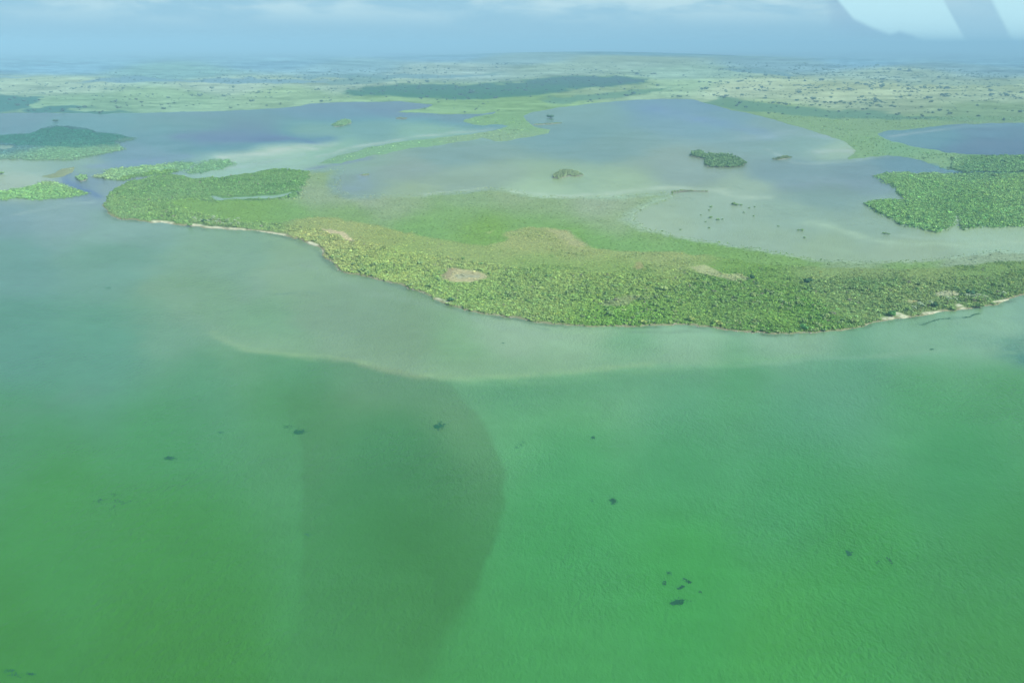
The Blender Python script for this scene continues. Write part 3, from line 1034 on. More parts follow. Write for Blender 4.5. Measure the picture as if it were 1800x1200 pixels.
def scatter(name, label, x, y, z, size, height, tone, group, npick):
    n = len(x)
    me = bpy.data.meshes.new(name)
    me.vertices.add(n)
    me.vertices.foreach_set('co', np.stack([x, y, z], -1).astype(np.float32).ravel())
    a = me.attributes.new('scl', 'FLOAT_VECTOR', 'POINT')
    a.data.foreach_set('vector', np.stack([size, size, height], -1).astype(np.float32).ravel())
    a = me.attributes.new('rot', 'FLOAT_VECTOR', 'POINT')
    a.data.foreach_set('vector', np.stack([rng.normal(0, .06, n), rng.normal(0, .06, n), rng.uniform(0, 6.28, n)],
                                          -1).astype(np.float32).ravel())
    a = me.attributes.new('pick', 'INT', 'POINT')
    a.data.foreach_set('value', rng.integers(0, npick, n).astype(np.int32))
    set_col(me, 'tone', tone)
    o = link(name, me)
    md = o.modifiers.new('scatter', 'NODES')
    md.node_group = group
    return tag(o, label, None, None, 'stuff')


def jgrid(x0, x1, y0, y1, s, j=0.48):
    gx, gy = np.meshgrid(np.arange(x0, x1, s), np.arange(y0, y1, s))
    gx = gx + rng.uniform(-j, j, gx.shape) * s
    gy = gy + rng.uniform(-j, j, gy.shape) * s
    return gx.ravel(), gy.ravel()


def infrustum(x, y, m=330):
    u, v = UV(x, y, 0.0)
    k = (u > -m) & (u < 1800 + m)
    return x[k], y[k], u[k], v[k]


VEG_GAIN = 0.56


def vary(c, n, a=0.2, hue=0.1):
    s = np.exp(rng.normal(0, a, n))[:, None]
    h = rng.normal(0, hue, n)
    t = np.stack([1 + h, np.ones(n), 1 - 0.8 * h], -1)
    c = c + (c.mean(1, keepdims=True) - c) * np.array([0.10, 0.16, 0.0])
    return c * s * t


def plant_main():
    x, y = jgrid(-1500, 1700, 900, 2700, 2.25)
    x, y, u, v = infrustum(x, y)
    k = (v < 596) & (v > 290)
    x, y, u, v = x[k], y[k], u[k], v[k]
    uw, vw = warp(u, v)
    d = sdf(uw, vw, MAIN, 60)
    d = np.minimum(d, -sdf(uw, vw, POND, 20))
    k = d > 1.6
    x, y, u, v, uw, vw, d = [q[k] for q in (x, y, u, v, uw, vw, d)]
    mar = sdf(uw, vw, MARSH, 20)
    k = (mar < rng.normal(0, 4.5, len(mar))) | (rng.uniform(0, 1, len(mar)) < 0.012)
    x, y, u, v, uw, vw, d = [q[k] for q in (x, y, u, v, uw, vw, d)]
    # how tall the wood stands: mangrove along the sea and in the north-west, scrub on the rest
    sea = v > shore_mid(u)
    tall = sstep(u, 800, 1250) * sstep(v, 440, 520) * 0.7
    tall = np.maximum(tall, (1 - sstep(d, 18, 48)) * sea * 0.75)
    tall = np.maximum(tall, (1 - sstep(u, 520, 580)) * (v < 352) * 0.75)
    tall = np.maximum(tall, (1 - sstep(u, 300, 420)) * 0.7)
    patch = fbm(x / 42.0, y / 42.0, 61, 4)
    tall = np.clip(tall + 0.55 * patch, 0, 1)
    keep = rng.uniform(0, 1, len(x)) < (0.62 + 0.38 * tall)
    # openings
    for pl, _, soft, st in PATCH[:10]:
        b = sdf(uw, vw, pl, 12)
        keep &= ~((b > -1.5) & (rng.uniform(0, 1, len(x)) < st * 0.93))
    for (a0, a1, b0, b1, w) in BEACH:
        keep &= dline(u, v, [(a0, b0), (a1, b1)]) > w + 2.5
    edge = d < 7 + 3 * fbm(x / 15.0, y / 15.0, 77, 2)
    keep &= ~(edge & sea & (rng.uniform(0, 1, len(x)) < 0.7))
    x, y, u, v, d, tall, sea, patch = [q[keep] for q in (x, y, u, v, d, tall, sea, patch)]
    n = len(x)
    size = (0.85 + 0.95 * tall) * np.exp(rng.normal(0, 0.36, n))
    hgt = size * (0.62 + 0.5 * tall) * np.exp(rng.normal(0, 0.22, n))
    col = land_color(u, v, x, y)
    dark = 0.42 * np.clip(patch, -.3, .6)
    col = col * (1 - dark[:, None] * np.array([0.6, 0.3, 0.3]))
    tone = vary(unhaze(col, x, y, 0, None, VEG_GAIN), n, 0.2, 0.055)
    odd = rng.uniform(0, 1, n)
    tone[odd < 0.012] = np.array([0.26, 0.28, 0.17])          # dead grey twigs
    tone[(odd > 0.018) & (odd < 0.05)] *= np.array([1.15, 1.05, 0.9])
    return x, y, u, v, d, tall, sea, size, hgt, tone


px, py, pu, pv, pd, ptall, psea, psize, phgt, ptone = plant_main()
# the 300 biggest looking ones along the near shore become trees of their own
score = psize * phgt ** 0.3 / np.hypot(px, py) * ((psea) & (pd < 70) & (pu > 560) & (pu < 1815) & (pv > 440))
first = np.argsort(-score)[:300]
rest = np.ones(len(px), bool)
rest[first] = False
scatter('mangrove_scrub', 'green and olive mangrove scrub covering the long low spit', px[rest], py[rest],
        np.full(rest.sum(), 0.35), psize[rest], phgt[rest], ptone[rest], G_BUSH, 7)


def plant_marsh():
    x, y = jgrid(-900, 1500, 1050, 2250, 3.4)
    x, y, u, v = infrustum(x, y)
    uw, vw = warp(u, v)
    d = np.minimum(sdf(uw, vw, MAIN, 60), -sdf(uw, vw, POND, 10))
    mar = sdf(uw, vw, MARSH, 20)
    ok = (mar > -4) & (d > -9)
    dens = np.clip(0.12 + (d + 9) / 40.0, 0, 1) * (0.7 + 0.5 * fbm(x / 60, y / 40, 90, 3))
    k = ok & (rng.uniform(0, 1, len(x)) < dens)
    x, y, u, v, d = [q[k] for q in (x, y, u, v, d)]
    n = len(x)
    size = 1.5 * np.exp(rng.normal(0, .3, n))
    col = land_color(u, v, x, y)
    col = col * 1.02
    tone = vary(unhaze(col, x, y, 0, None, 0.78), n, 0.16, 0.08)
    tone = tone * (1 + 0.7 * (1 - sstep(d, -6, 8)))[:, None]
    size = size * (0.6 + 0.4 * sstep(d, -8, 4))
    scatter('marsh_grass', 'bright green sedge and reed marsh behind the spit', x, y, np.full(n, 0.0), size,
            size * .5 + .25, tone, G_GRASS, 5)


plant_marsh()


def plant_east():
    """woods of the middle distance: island on the right, keys on the left, spits"""
    xs = []
    x, y = jgrid(-3200, 3600, 1500, 4300, 4.0)
    x, y, u, v = infrustum(x, y, 200)
    k = (v < 412) & (v > 186)
    x, y, u, v = x[k], y[k], u[k], v[k]
    uw, vw = warp(u, v)
    de = sdf(uw, vw, EAST, 30)
    dl = np.maximum(np.maximum(sdf(uw, vw, L1), sdf(uw, vw, L2)), np.maximum(sdf(uw, vw, L3), sdf(uw, vw, L4)))
    dl = np.minimum(dl, -sdf(uw, vw, L1P))
    NE = [(1672, 280), (1700, 276), (1760, 274), (1850, 274), (2300, 274), (2300, 300), (1800, 303), (1700, 303), (1668, 296)]
    dn = sdf(uw, vw, NE)
    dd = np.maximum(np.maximum(de, dl), dn)
    tall = np.where(de > 0, 0.55 + 0.5 * fbm(x / 70, y / 70, 64, 3), 0.4 + 0.4 * fbm(x / 70, y / 70, 65, 3))
    tall = np.where(dn > 0, 0.9, tall)
    dens = np.where(de > 0, 0.95, np.where(dn > 0, 0.9, 0.55))
    dens = np.where((sdf(uw, vw, L1) > 0) & (v > 258) & (v < 276), 0.9, dens)
    # dotted bushes on the grassy shores further back
    far = (land_sdf(u, v) > 3) & (v < 300) & (dd < 0)
    dens = np.where(far, 0.03 + 0.1 * (fbm(x / 90, y / 90, 66, 3) > 0.3), dens)
    tall = np.where(far, 0.35, np.clip(tall, 0.1, 1.2))
    fringe = (dd > -4 + 5 * fbm(x / 40, y / 40, 99, 3)) & (dd <= 1.0)
    tall = np.where(fringe & ~far, 0.0, tall)
    dens = np.where(fringe & ~far, 0.35, dens)
    ok = ((dd > 1.0) | far | fringe) & (rng.uniform(0, 1, len(x)) < dens)
    x, y, u, v, tall = [q[ok] for q in (x, y, u, v, tall)]
    n = len(x)
    size = (1.7 + 1.45 * tall) * np.exp(rng.normal(0, .32, n))
    hgt = size * (0.8 + 0.5 * tall)
    col = land_color(u, v, x, y)
    tone = vary(unhaze(col, x, y, 0, None, 0.51), n, 0.22, 0.06)
    scatter('mangrove_wood', 'darker green mangrove wood on the low islands around the lagoons', x, y,
            np.full(n, 0.3), size, hgt, tone, G_BUSH, 7)


plant_east()


def plant_plain():
    """scattered trees and thickets of the inland plain"""
    x, y = jgrid(-5200, 5600, 3300, 11500, 24.0)
    x, y, u, v = infrustum(x, y, 160)
    uw, vw = warp(u, v)
    d = land_sdf(u, v)
    c1 = fbm(x / 420, y / 900, 71, 4)
    c2 = fbm(x / 170, y / 260, 72, 5, 0.7)
    sav = sstep(u, 1180, 1300) * (v > 118) * (v < 200)
    sav2 = (u > 80) * (u < 620) * (v > 148) * (v < 172)
    dens = 0.008 + 0.02 * (c1 > 0.15) + sav * (0.02 + 0.5 * (c2 > 0.30)) + sav2 * 0.08 * (c2 > 0.15)
    wood = np.zeros(len(x), bool)  # inside the painted cloud shadows and the woodland bands
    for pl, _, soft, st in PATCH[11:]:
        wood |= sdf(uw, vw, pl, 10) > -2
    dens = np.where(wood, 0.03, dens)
    dens = np.where((v < 118), 0.006, dens)
    k = (d > 3) & (rng.uniform(0, 1, len(x)) < dens) & (v < 215)
    x, y, u, v, wood = [q[k] for q in (x, y, u, v, wood)]
    n = len(x)
    size = np.where(wood, 8.0, 6.5) * np.exp(rng.normal(0, .45, n))
    hgt = size * 0.75
    z = rise(x, y) + 0.3
    tone = np.where(wood[:, None], np.array([0.035, 0.11, 0.075]), np.array([0.09, 0.18, 0.10]))  # trees inside, painted cloud shadows included, get a darker tone
    tone = vary(tone, n, .2, .08)
    sc_ = (size / np.hypot(x, y)) * (~wood) * (u > 1180) * (u < 1800)
    big = np.argsort(-sc_)[:140]
    m = np.ones(n, bool)
    m[big] = False
    scatter('far_thicket', 'dark thickets and scattered trees across the hazy inland plain', x[m], y[m], z[m],
            size[m], hgt[m], tone[m], G_BUSH, 7)
    return [(x[i], y[i], z[i], size[i], hgt[i]) for i in big]


far_trees = plant_plain()

# ------------------------------------------------------------------ single trees
M_BARK = mat_plain('bark', (0.20, 0.17, 0.13))
M_DEAD = mat_plain('bleached_wood', (0.46, 0.42, 0.35))
GREENS = [(0.21, 0.36, 0.10), (0.24, 0.38, 0.11), (0.18, 0.33, 0.095), (0.26, 0.38, 0.12), (0.21, 0.33, 0.115)]
M_GREENS = [mat_leaf('crown_green', c, False, 0.25) for c in GREENS]
M_YELLOW = mat_leaf('crown_yellow', (0.26, 0.36, 0.09), False, 0.25)
M_BRIGHT = mat_leaf('crown_bright', (0.12, 0.34, 0.09), False, 0.25)
M_DARK = mat_leaf('crown_dark', (0.05, 0.15, 0.06), False, 0.3)
M_PALM = mat_leaf('palm_leaf', (0.26, 0.36, 0.20), False, 0.35)


def trunk_mesh(seed, forks=4, h=0.62):
    r = random.Random(seed)
    V, F = [], []
    top = (r.uniform(-.08, .08), r.uniform(-.08, .08), h * .45)
    tube((0, 0, -0.05), top, .07, .05, 6, V, F)
    for i in range(forks):
        a = 6.28 * i / forks + r.uniform(-.4, .4)
        e = (top[0] + math.cos(a) * .42, top[1] + math.sin(a) * .42, h * r.uniform(.75, 1.1))
        tube(top, e, .04, .015, 5, V, F)
    for i in range(4):                                  # prop roots
        a = 6.28 * i / 4 + r.uniform(-.4, .4)
        tube((math.cos(a) * .2, math.sin(a) * .2, -.05), (0, 0, .16), .02, .025, 4, V, F)
    return mesh_from('trunk', V, F, M_BARK)


CROWNS = [clump(300 + i, 150, 0.15, 0.84, 8, 0.72, 1, -0.3) for i in range(6)]
TRUNKS = [trunk_mesh(i) for i in range(4)]
CR_ME = {}


def crown_me(i, mat):
    k = (i, mat.name)
    if k not in CR_ME:
        v, f = CROWNS[i]
        v = v.copy()
        v[:, 2] = v[:, 2] * 0.95 + 0.12
        CR_ME[k] = mesh_from('crown', v, f, mat)
    return CR_ME[k]


def make_tree(name, x, y, z, s, h, mat, label, cat, group=None, i=0):
    e = bpy.data.objects.new(name, None)
    C.objects.link(e)
    e.location = (x, y, z)
    e.rotation_euler = (0, 0, random.uniform(0, 6.28))
    e.scale = (s, s, h)
    tag(e, label, cat, group)
    link('trunk', TRUNKS[i % 4], e)
    link('crown', crown_me(i % 6, mat), e)
    return e


for n_, i in enumerate(first):
    t = ptone[i]
    mat = M_GREENS[int(rng.integers(0, 5))]
    make_tree('mangrove_tree', px[i], py[i], 0.3, psize[i] * 0.92, phgt[i] * 0.9, mat,
              'green mangrove tree among many at the seaward edge of the long spit', 'mangrove tree',
              'mangrove trees along the near shore of the spit', n_)

SPECIAL = [
    (1215, 565, 6.0, 6.5, M_YELLOW, 'yellow green round mangrove tree at the waterline, middle one of the three yellowish trees'),
    (1262, 572, 6.4, 6.5, M_YELLOW, 'yellow green round tree on the point of shore, rightmost of the three yellowish trees'),
    (1131, 569, 5.2, 5.5, M_YELLOW, 'yellow green round tree at the water, leftmost of the three yellowish trees'),
    (1568, 556, 6.8, 8.0, M_BRIGHT, 'tall bright green tree standing between two small white beaches'),
    (1415, 580, 6.4, 7.5, M_BRIGHT, 'bright green rounded tree at the lowest bulge of the shoreline'),
    (1641, 540, 6.0, 8.5, M_DARK, 'dark green tree beside the grassy clearing near the right end of the shore'),
    (1706, 520, 7.0, 8.5, M_DARK, 'dark tree at the right end of the dark thicket above the clearing'),
    (1722, 541, 6.2, 7.5, M_GREENS[0], 'round green tree leaning over the water at the right end of the beach'),
    (793, 530, 5.0, 4.5, M_DARK, 'dark green bush on the rocky shore below the bare mud pan'),
    (334, 398, 6.5, 7.5, M_GREENS[2], 'large green tree between two strips of white beach at the left'),
    (360, 391, 6.0, 7.0, M_DARK, 'dark blue green tree among the palms above the left beach'),
    (1420, 498, 8.0, 8.5, M_DARK, 'dark tall tree in the middle of the dense wood on the spit'),
    (1322, 492, 5.0, 8.0, M_DARK, 'dark upright tree at the right end of the pale clearing'),
]
for n_, (u, v, s, h, mat, lab) in enumerate(SPECIAL):
    x, y = G(u, v)
    make_tree('mangrove_tree', float(x), float(y), 0.3, s, h, mat, lab, 'tree', None, n_)

LONE = [(1250, 364, 4), (1249, 383, 4.5), (1262, 387, 4.5), (1270, 386, 3), (1246, 370, 3), (1247, 401, 3),
        (1289, 360, 7), (1295, 361, 5), (1303, 361, 4), (1317, 366, 3.4), (1326, 364, 3), (1308, 374, 3),
        (1325, 380, 3), (1410, 405, 4), (1403, 405, 3), (1414, 418, 3.2), (1555, 411, 4.5), (1561, 412, 3.5),
        (968, 208, 22), (98, 214, 14), (2, 306, 10), (1182, 340, 3.5), (1240, 390, 2.6), (1232, 378, 2.4),
        (1196, 404, 2.6), (1368, 398, 2.4)]
LL = {18: 'small dark round mangrove clump near the far shore of the middle lagoon',
      19: 'tiny dark mangrove clump in the blue water of the far left lagoon',
      20: 'dark mangrove clump on the pale mudflat at the left edge',
      6: 'darkest and widest low mangrove bush standing in the pale shallow lagoon',
      13: 'small mangrove bush on the grey flat, beside a smaller one left of it',
      16: 'dark mangrove bush alone on the pale silt below the right wood'}
for n_, (u, v, s) in enumerate(LONE):
    x, y = G(u, v)
    make_tree('mangrove_bush', float(x), float(y), -0.1, s, s * 0.75, M_GREENS[2] if n_ not in (18, 19) else M_DARK,
              LL.get(n_, 'small mangrove bush standing in the shallow pale water of the lagoon'), 'bush',
              'small mangrove bushes standing in the lagoon', n_)

CL_ME = [mesh_from('tree_clump', *clump(500 + i, 60, 0.2, 0.82, 7), mat_leaf('far_crown', (0.09, 0.18, 0.10), False, 0.3))
         for i in range(4)]
for n_, (x, y, z, s, h) in enumerate(far_trees):
    o = link('tree_clump', CL_ME[n_ % 4])
    o.location = (x, y, z)
    o.rotation_euler = (0, 0, random.uniform(0, 6.28))
    o.scale = (s * 1.15, s * 1.15, h * 1.3)
    tag(o, 'dark tree clump dotted on the pale savanna beyond the lagoons', 'tree clump', 'tree clumps on the far savanna')


# ------------------------------------------------------------------ palms
def palm_meshes():
    V, F = [], []
    pts = [(0, 0, 0), (.25, .05, 2.2), (.6, .1, 4.4), (1.1, .15, 6.6)]
    for a, b, r in zip(pts[:-1], pts[1:], (.2, .16, .13)):
        tube(a, b, r, r * .85, 6, V, F)
    tr = mesh_from('trunk', V, F, M_BARK)
    V, F = [], []
    n = 6
    for i in range(n + 1):
        t = i / n
        x = 3.0 * t
        z = 0.9 * math.sin(t * 2.1) - 1.1 * t * t
        w = 0.55 * math.sin(math.pi * min(1, t * .9 + .1)) + .05
        V += [(x, -w, z - .28 * w), (x, 0, z), (x, w, z - .28 * w)]
        if i:
            a = 3 * (i - 1)
            for k in (0, 1):
                F += [(a + k, a + k + 3, a + k + 4), (a + k, a + k + 4, a + k + 1)]
    return tr, mesh_from('frond', V, F, M_PALM)


P_TR, P_FR = palm_meshes()


def make_palm(u, v, s, label, group):
    x, y = G(u, v)
    e = bpy.data.objects.new('palm_tree', None)
    C.objects.link(e)
    e.location = (float(x), float(y), 0.3)
    e.rotation_euler = (0, 0, random.uniform(0, 6.28))
    e.scale = (s, s, s * random.uniform(.8, 1.1))
    e.scale = e.scale * 1.6
    tag(e, label, 'palm tree', group)
    link('trunk', P_TR, e)
    for k in range(11):
        f = link('frond', P_FR, e)
        f.location = (1.1, .15, 6.6)
        f.rotation_euler = (0, random.uniform(-.5, .45), 6.28 * k / 11 + random.uniform(-.2, .2))


for (u, v, s) in [(346, 394, 1.1), (353, 393, .9), (368, 396, 1.2), (374, 394, 1.1), (381, 398, 1.0), (388, 396, 1.3),
                  (393, 399, .9), (399, 397, 1.1), (407, 400, 1.0), (414, 399, 1.2), (421, 401, 1.0), (377, 389, 1.1),
                  (402, 392, 1.0), (340, 390, 1.0), (418, 394, 1.1)]:
    make_palm(u, v, s, 'coconut palm in the grove above the white beach at the left', 'palms above the left beach')
for (u, v, s) in [(1606, 551, 1.0), (1617, 549, 1.1), (1622, 545, .9), (1631, 541, 1.0), (1664, 540, 1.1),
                  (1696, 530, 1.2), (1711, 534, 1.1), (1716, 530, 1.0), (1760, 526, 1.0), (1678, 537, .9),
                  (1732, 532, 1.0)]:
    make_palm(u, v, s, 'palm with drooping grey green fronds by the beach near the right edge', 'palms near the right beach')


# ------------------------------------------------------------------ islets in the lagoons
def make_islet(poly, mat, label, sp=5.5, size=3.6, hgt=3.6, dens=0.95, rimc=(0.26, 0.27, 0.2)):
    P = np.array(poly, float)
    gx, gy = G(P[:, 0], P[:, 1])
    ox, oy = float(gx.mean()), float(gy.mean())
    e = bpy.data.objects.new('mangrove_islet', None)
    C.objects.link(e)
    e.location = (ox, oy, 0)
    tag(e, label, 'islet')
    # mud bank: fan with a low shoulder, outline wriggled in metres
    m = 72
    per = np.concatenate([np.linspace(0, 1, 9)[:-1, None] * (np.roll(P, -1, 0)[i] - P[i]) + P[i] for i in range(len(P))])
    wx, wy = warp(per[:, 0], per[:, 1], .45)
    bx, by = G(wx, wy)
    bx, by = bx - ox, by - oy
    n = len(bx)
    V = [(0, 0, .5)]
    for k, z in ((0.93, 0.35), (1.0, -0.4)):
        V += [(bx[i] * k, by[i] * k, z) for i in range(n)]
    F = []
    for i in range(n):
        j = (i + 1) % n
        F += [(0, 1 + i, 1 + j), (1 + i, 1 + n + i, 1 + n + j), (1 + i, 1 + n + j, 1 + j)]
    link('mud_bank', mesh_from('mud_bank', V, F, mat_plain('mud', rimc)), e)
    x, y = jgrid(bx.min(), bx.max(), by.min(), by.max(), sp)
    u, v = UV(x + ox, y + oy)
    uw, vw = warp(u, v, .45)
    d = sdf(u, v, np.stack([wx, wy], -1))
    k = (d > 0.8) & (rng.uniform(0, 1, len(x)) < dens)
    Vs, Fs, nn = [], [], 0
    pr = [clump(700 + i, 22, 0.28, 0.82, 4, .75, 0) for i in range(5)]
    for xx, yy in zip(x[k], y[k]):
        v0, f0 = pr[int(rng.integers(0, 5))]
        s = size * math.exp(rng.normal(0, .25))
        a = rng.uniform(0, 6.28)
        ca, sa = math.cos(a), math.sin(a)
        q = np.stack([(v0[:, 0] * ca - v0[:, 1] * sa) * s + xx, (v0[:, 0] * sa + v0[:, 1] * ca) * s + yy,
                      v0[:, 2] * hgt * math.exp(rng.normal(0, .25)) + .2], -1)
        Vs.append(q)
        Fs.append(f0 + nn)
        nn += len(q)
    if Vs:
        link('mangrove_canopy', mesh_from('mangrove_canopy', np.concatenate(Vs), np.concatenate(Fs), mat), e)


M_I1 = mat_leaf('islet_green', (0.20, 0.37, 0.13), False, 0.4)
M_I2 = mat_leaf('islet_pale', (0.27, 0.37, 0.17), False, 0.3)
M_I3 = mat_leaf('islet_olive', (0.24, 0.36, 0.13), False, 0.35)
make_islet([(1213, 274), (1216, 269), (1226, 266), (1236, 268), (1241, 272), (1255, 272), (1285, 274), (1303, 280),
            (1313, 289), (1300, 293), (1270, 295), (1242, 293), (1238, 286), (1240, 280), (1228, 278)], M_I1,
           'largest wooded islet of the middle lagoon, dark green with a knob at its left end', 5.6, 4.6, 6.5)
make_islet([(969, 313), (972, 306), (984, 301), (1000, 299), (1016, 302), (1026, 309), (1012, 310), (996, 310), (984, 315)],
           M_I2, 'pale grey green islet shaped like a low cap in the middle lagoon', 5.6, 4.0, 4.2)
make_islet([(585, 220), (598, 212), (612, 210), (620, 217), (604, 222), (588, 224)], M_I1,
           'small green islet in the blue far left lagoon', 9, 7, 6)
make_islet([(694, 208), (704, 206), (718, 208), (712, 210), (698, 210)], M_I2,
           'tiny pale flat islet just off the point in the far lagoon', 9, 5.5, 3)
make_islet([(1358, 281), (1368, 277), (1384, 274), (1391, 277), (1382, 280), (1368, 282)], M_I3,
           'thin green islet right of the largest wooded islet', 6, 4, 3.5)
make_islet([(133, 313), (139, 310), (150, 310), (154, 314), (151, 318), (142, 320), (136, 317)], M_I1,
           'little round green islet in the tidal channel at the left', 5.5, 4.6, 5.5)
make_islet([(1175, 337.6), (1198, 334.5), (1222, 334.3), (1247, 336.2), (1246, 337.4), (1222, 336), (1200, 336.6), (1184, 340)],
           M_I3, 'long thin reed bar curving along the pale silt edge', 4.2, 2.6, 1.8, .9)
make_islet([(934, 219), (950, 217.5), (972, 216), (988, 215), (986, 217), (966, 219), (945, 220)], M_I3,
           'thin sliver of land pointing right from the grassy headland', 8, 4.5, 3, .8)
make_islet([(630, 307), (640, 306.6), (650, 307.4), (641, 309)], M_I3,
           'tiny low green patch at the left end of the middle lagoon', 4.5, 3, 2, .8)

# ------------------------------------------------------------------ dark weed beds seen in the near water
M_WEED = mat_leaf('weed', (0.008, 0.09, 0.040), False, 0.25)


def make_weed(u, v, w, h, label, n=90, spots=None, group=None, fill=1.0):
    """many small leafy mats, dense in the middle and thinning outwards, just awash"""
    ox, oy = [float(q) for q in G(u, v)]
    P = []
    spots = spots or [(0, 0, 1.0)]
    for k in range(int(n * 2.3)):
        s = spots[int(rng.integers(0, len(spots)))]
        if k % 3 == 0:
            s = (s[0], s[1], s[2] * 2.1)
        P.append((u + (s[0] + rng.normal(0, .42) * s[2]) * w / 2, v + (s[1] + rng.normal(0, .42) * s[2]) * h / 2))
    P = np.array(P)
    gx, gy = G(P[:, 0], P[:, 1])
    V, F = [], []
    mpp = math.hypot(math.hypot(ox, oy), CAM_H) / FPX
    for i, (x, y) in enumerate(zip(gx, gy)):
        m = int(rng.integers(5, 8))
        r = mpp * (rng.uniform(.5, 1.4) if i % 3 else rng.uniform(.25, .6)) * fill
        b = len(V)
        z = 0.03 + 0.0004 * i
        V.append((x - ox, y - oy, z + 0.03))
        st = rng.uniform(1.0, 1.9)
        for j in range(m):
            a = 6.28 * j / m
            q = r * rng.uniform(.55, 1.3)
            V.append((x - ox + math.cos(a) * q, y - oy + math.sin(a) * q * st, z))
        F += [(b, b + 1 + j, b + 1 + (j + 1) % m) for j in range(m)]
    o = link('weed_bed', mesh_from('weed_bed', V, F, M_WEED))
    o.location = (ox, oy, 0)
    tag(o, label, 'weed bed', group)


make_weed(525, 759, 26, 10, 'dark weed bed with a faint tail, on the left edge of the darker water', 90)
make_weed(506, 750, 26, 8, 'faint thin weed streak up and left of a dark weed bed', 26, None, None, .8)
make_weed(770, 749, 28, 16, 'dark star shaped weed bed inside the area of darker green water', 110, [(0, 0, .8), (.3, -.4, .6), (-.3, .1, .6), (.1, .3, .5)])
make_weed(298, 805, 22, 8, 'small oval dark weed bed in the left part of the green water', 55)
make_weed(338, 806, 40, 7, 'faint scattered weed just right of the small oval bed', 18, None, None, .6)
make_weed(200, 880, 76, 32, 'thin scraggly cross shaped weed streaks at the far left', 75,
          [(-.75, 0, .3), (-.6, -.1, .2), (0, -.7, .25), (.1, 0, .35), (.35, .25, .3), (.7, .05, .3), (.05, .7, .25)], None, .7)
make_weed(1078, 880, 14, 10, 'small compact dark weed spot right of the darker water', 60)
make_weed(1042, 880, 8, 5, 'very faint weed dot left of a compact dark spot', 8, None, None, .7)
make_weed(1042, 769, 9, 7, 'single small dark weed dot high in the middle of the green water', 26)
make_weed(1193, 1057, 34, 16, 'largest and darkest weed bed, at the bottom of a loose cluster', 130, [(.15, -.15, .8), (-.6, .35, .35), (.0, .2, .6)])
make_weed(1196, 1032, 16, 9, 'small weed blot just above the largest dark bed', 36, [(-.2, .2, .7), (.5, -.4, .4)])
make_weed(1208, 1020, 18, 12, 'slanting weed fleck at the right of the loose cluster', 28, [(-.5, -.5, .4), (.2, .2, .5), (.5, .5, .3)])
make_weed(1176, 1007, 12, 8, 'weed fleck at the top left of the loose cluster', 18, None, None, .9)
make_weed(1168, 1024, 9, 14, 'upright weed fleck on the left side of the loose cluster', 18, None, None, .9)
make_weed(1231, 1040, 12, 6, 'faint weed fleck apart on the right of the loose cluster', 12, None, None, .8)
make_weed(1493, 973, 15, 12, 'round dark weed spot in the right part of the green water', 60, [(0, 0, .8), (-.4, -.5, .4)])
make_weed(1563, 985, 14, 14, 'curved hook shaped weed streak right of the round dark spot', 30, [(-.5, -.7, .2), (0, -.3, .25), (.4, .1, .25), (.6, .6, .2)], None, .7)
make_weed(1543, 987, 10, 8, 'small weed streak beside the hook shaped one', 16, [(-.3, .4, .3), (.3, -.3, .3)], None, .7)
make_weed(388, 760, 14, 6, 'faint small weed smudge in the upper left of the green water', 18, None, None, .8)
make_weed(914, 782, 26, 18, 'faint weed smudge just right of the edge of the darker water', 26, [(-.4, .5, .3), (0, 0, .5), (.5, -.6, .3)], None, .7)
make_weed(541, 938, 12, 8, 'faint weed fleck low on the left edge of the darker water', 16, None, None, .8)
make_weed(885, 603, 6, 3, 'tiny dark weed dot in the pale water off the shore', 9, None, None, .8)
make_weed(1638, 614, 12, 4, 'tiny dark weed streak below the right beaches', 14, None, None, .9)
make_weed(190, 506, 16, 6, 'faint dark weed spot in the grey green water at the left', 18, None, None, .8)
make_weed(50, 1183, 80, 22, 'faint brown weed smudge at the bottom left corner', 60, [(-.6, .3, .4), (.1, .1, .3), (-.8, -.5, .3)], None, .8)
for (a, lab) in (([(1622, 571), (1632, 567), (1645, 562), (1660, 560), (1674, 559)], 'long dark weed streak close below the right beach, left one of two'),
                 ([(1694, 558), (1704, 557), (1712, 553), (1724, 550)], 'shorter dark weed streak below the right beach, right one of two')):
    cx = sum(q[0] for q in a) / len(a)
    cy = sum(q[1] for q in a) / len(a)
    dense = []
    for (x0, y0), (x1, y1) in zip(a[:-1], a[1:]):
        for t in (0, .33, .66):
            dense.append((x0 + (x1 - x0) * t, y0 + (y1 - y0) * t))
    make_weed(cx, cy, 20, 4, lab, 130, [((q[0] - cx) / 10, (q[1] - cy) / 2, .45) for q in dense], None, .5)


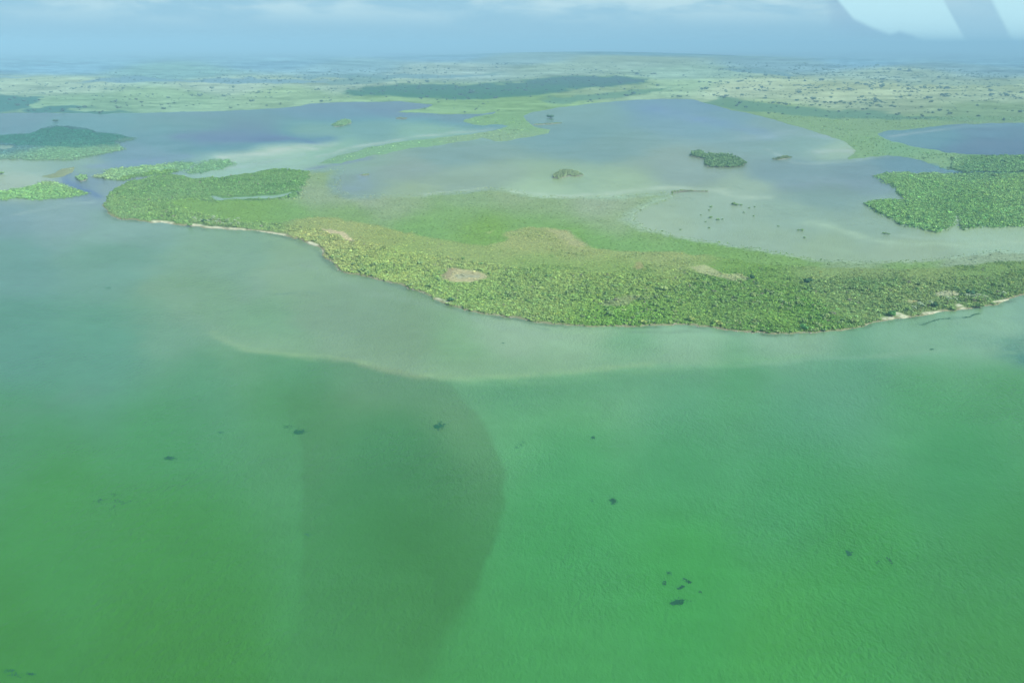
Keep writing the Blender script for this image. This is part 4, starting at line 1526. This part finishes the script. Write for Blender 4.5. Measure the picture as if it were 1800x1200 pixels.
# ------------------------------------------------------------------ driftwood and shore stones
def make_drift(u, v, s, label):
    x, y = [float(q) for q in G(u, v)]
    r = random.Random(int(u * 7 + v))
    V, F = [], []
    tube((-2, 0, .3), (1.6, .3, .7), .26, .14, 7, V, F)
    for k in range(5):
        b = r.uniform(-.5, 1.5)
        tube((b, .1, .5), (b + r.uniform(.3, 1.4), r.uniform(-1.4, 1.4), r.uniform(.6, 1.7)), .1, .03, 5, V, F)
    o = link('driftwood', mesh_from('driftwood', V, F, M_DEAD))
    o.location = (x, y, .3)
    o.scale = (s, s, s)
    o.rotation_euler = (0, 0, r.uniform(0, 3.1))
    tag(o, label, 'driftwood')


for u, v, s, lab in [(1101, 571, 2.0, 'bleached fallen tree with forked branches at the waterline left of the yellowish trees'),
                     (1185, 571, 1.6, 'bleached log lying on the bank between two yellowish trees'),
                     (1140, 564, 1.4, 'pale dead branches above the leftmost yellowish tree'),
                     (1302, 579, 1.6, 'pale log on the shore right of the rightmost yellowish tree'),
                     (1385, 581, 1.6, 'pale dead branches at the shore left of the bright green tree'),
                     (930, 559, 1.6, 'pale log on the rocky shore right of the bare mud pan'),
                     (866, 528, 2.0, 'grey leafless tree standing in the scrub below the mud pan'),
                     (1767, 526, 1.8, 'bleached log on the shore at the far right')]:
    make_drift(u, v, s, lab)


def shore_stones():
    """pale stones and rubble in a broken line along the open shore"""
    x, y = jgrid(-1300, 1300, 900, 1750, 2.0)
    x, y, u, v = infrustum(x, y, 60)
    k = (v < 596) & (v > 380)
    x, y, u, v = x[k], y[k], u[k], v[k]
    uw, vw = warp(u, v)
    d = sdf(uw, vw, MAIN, 12)
    k = (np.abs(d - 1.5) < 3.5) & (v > shore_mid(u) + 8) & (rng.uniform(0, 1, len(x)) < 0.30 + 0.35 * fbm(x / 25, y / 25, 95, 2))
    x, y = x[k], y[k]
    iv, if_ = ico(0)
    Vs, Fs, n = [], [], 0
    for a, b in zip(x, y):
        s = np.exp(rng.normal(-.75, .4))
        q = iv * rng.uniform(.7, 1.2, (len(iv), 1)) * s * np.array([1.3, 1, .6]) + np.array([a, b, .2])
        Vs.append(q)
        Fs.append(if_ + n)
        n += len(q)
    o = link('shore_stones', mesh_from('shore_stones', np.concatenate(Vs), np.concatenate(Fs),
                                       mat_plain('stone', (0.36, 0.34, 0.28))))
    tag(o, 'broken line of pale stones and rubble along the open shore', None, None, 'stuff')


shore_stones()
